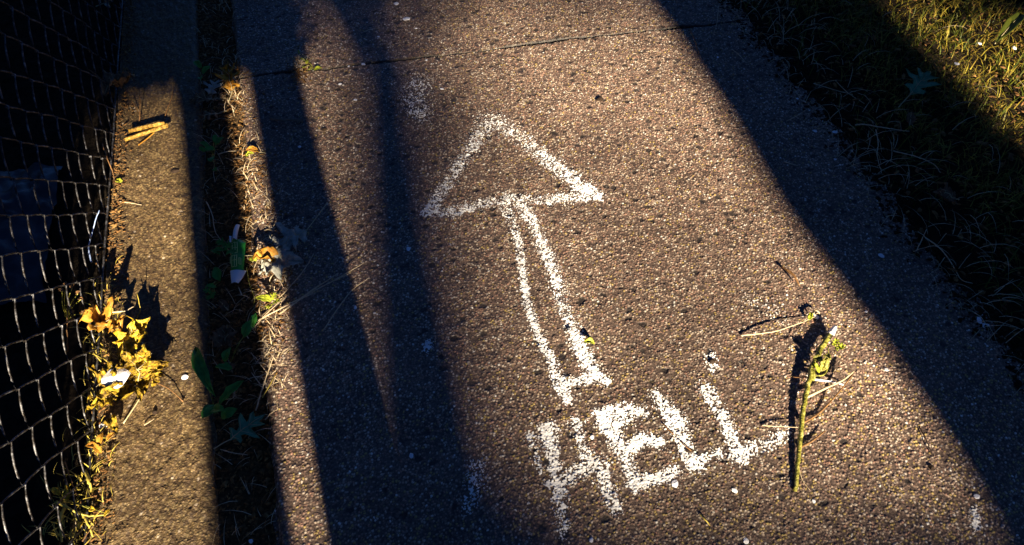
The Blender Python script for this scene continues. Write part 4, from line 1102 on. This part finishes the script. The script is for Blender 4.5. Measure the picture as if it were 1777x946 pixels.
# unseen leafy block added to keep sun off the soil behind the fence
b = MB(); rnd = random.Random(9)
hd = empty('shade_hedge', (-1.6, -2.5, 0), 'dense leafy screen added out of view to shade the soil behind the fence', 'shade_hedge')
for k in range(26):
    c = behind(-1.40, 1.6 + k * .05)
    leafy(b, (c.x, c.y, 1.3), (.76, .35, 1.5), 300, rnd, .07)
b.build('shade_foliage', M['crown'], hd, smooth=False, loc=hd.location)
c = behind(-1.375, 2.3)
b = MB(); b.box((c.x, c.y, 1.3), (.80, .15, 1.4), SUN_AZ)
b.build('shade_core', M['bark'], hd, smooth=False, loc=hd.location)

# added unseen far screen, clips the nearest light; added far canopy, clips the farthest
D4 = 14.0
fh = empty('shade_hedge', behind(0, D4), 'tall far leafy screen with a ragged top, added unseen to dim the near end', 'shade_hedge')
b = MB(); V = []; rnd = random.Random(21)
N = 120
for i in range(N + 1):
    wv = -6 + 12 * i / N
    sh = .02 + .13 * math.exp(-((wv - .06) / .26) ** 2) - .08 * min(1, max(0, (wv - .4) / .4))
    top = (sh + D4) * TE + .03 * mn.noise(Vector((wv * 3, 0, 0)))
    for z in (-.1, top):
        p0 = behind(wv, D4 - .3); p1 = behind(wv, D4 + .3)
        V += [Vector((p0.x, p0.y, z)), Vector((p1.x, p1.y, z))]
Q = []
for i in range(N):
    a = i * 4; c = a + 4
    Q += [(a, c, c + 2, a + 2), (a + 1, a + 3, c + 3, c + 1), (a + 2, c + 2, c + 3, a + 3)]
b.add(V, Q)
b.build('shade_foliage', M['crown'], fh, smooth=False, loc=fh.location)
D5 = 16.0  # canopy added out of view to dim the far end of the path
b = MB(); zt = (1.86 + D5) * TE
ct = empty('tree', behind(2.5, D5), 'unseen broad spreading tree added far back to dim the far end of the path', 'tree')
for k in range(40):
    wv = -1.6 + 4.2 * k / 39
    c = behind(wv, D5)
    zb = zt + .42 + (.0 if wv > -.1 else -.05) + .05 * rnd.uniform(-1, 1)
    leafy(b, (c.x, c.y, zb), (.25, .5, .45), 230, rnd, .06)
b.build('crown', M['crown'], ct, smooth=False, loc=ct.location)
b = MB(); c = behind(2.5, D5 + .2)
b.tube([Vector((c.x, c.y, -.1)), Vector((c.x + .1, c.y, 3)), Vector((c.x - .1, c.y, zt + .6))], [.3, .24, .14], 14)
b.tube([Vector((c.x - .1, c.y, zt - .3)), Vector((c.x - 2, c.y, zt + .5)), Vector((c.x - 4, c.y, zt + .7))], [.12, .09, .03], 9)
b.build('trunk', M['bark'], ct, loc=ct.location)

# dense unseen planting added on both sides to close off the low sky
for (x0, x1, lb) in ((2.75, 3.5, 'tall leafy screen added unseen past the grass verge to block low sky'), (-2.7, -1.95, 'tall leafy screen added unseen behind the wire fence to block low sky')):
    h = empty('shade_hedge', (x0, 1.5, 0), lb, 'shade_hedge')
    X, Y = np.meshgrid(np.linspace(-1.2, 6.5, 78), np.linspace(0, 1, 46))
    ang = Y * math.pi * 1.0
    cx = (x0 + x1) / 2; hw = (x1 - x0) / 2
    sx = np.sign(np.cos(ang)) * np.abs(np.cos(ang)) ** .35; sz = np.abs(np.sin(ang)) ** .5
    nn = .16 * (fbm(X * 4 + x0, Y * 22, 701) - .5)
    Vx = cx + sx * (hw + nn); Vz = sz * (1.1 + nn) - .05
    V = np.stack([Vx.ravel(), X.ravel(), Vz.ravel()], -1)
    i = np.arange(45)[:, None] * 78 + np.arange(77)[None, :]
    link_np('shade_foliage', V, np.stack([i, i + 1, i + 79, i + 78], -1).reshape(-1, 4), M['crown'], h, True, loc=h.location)
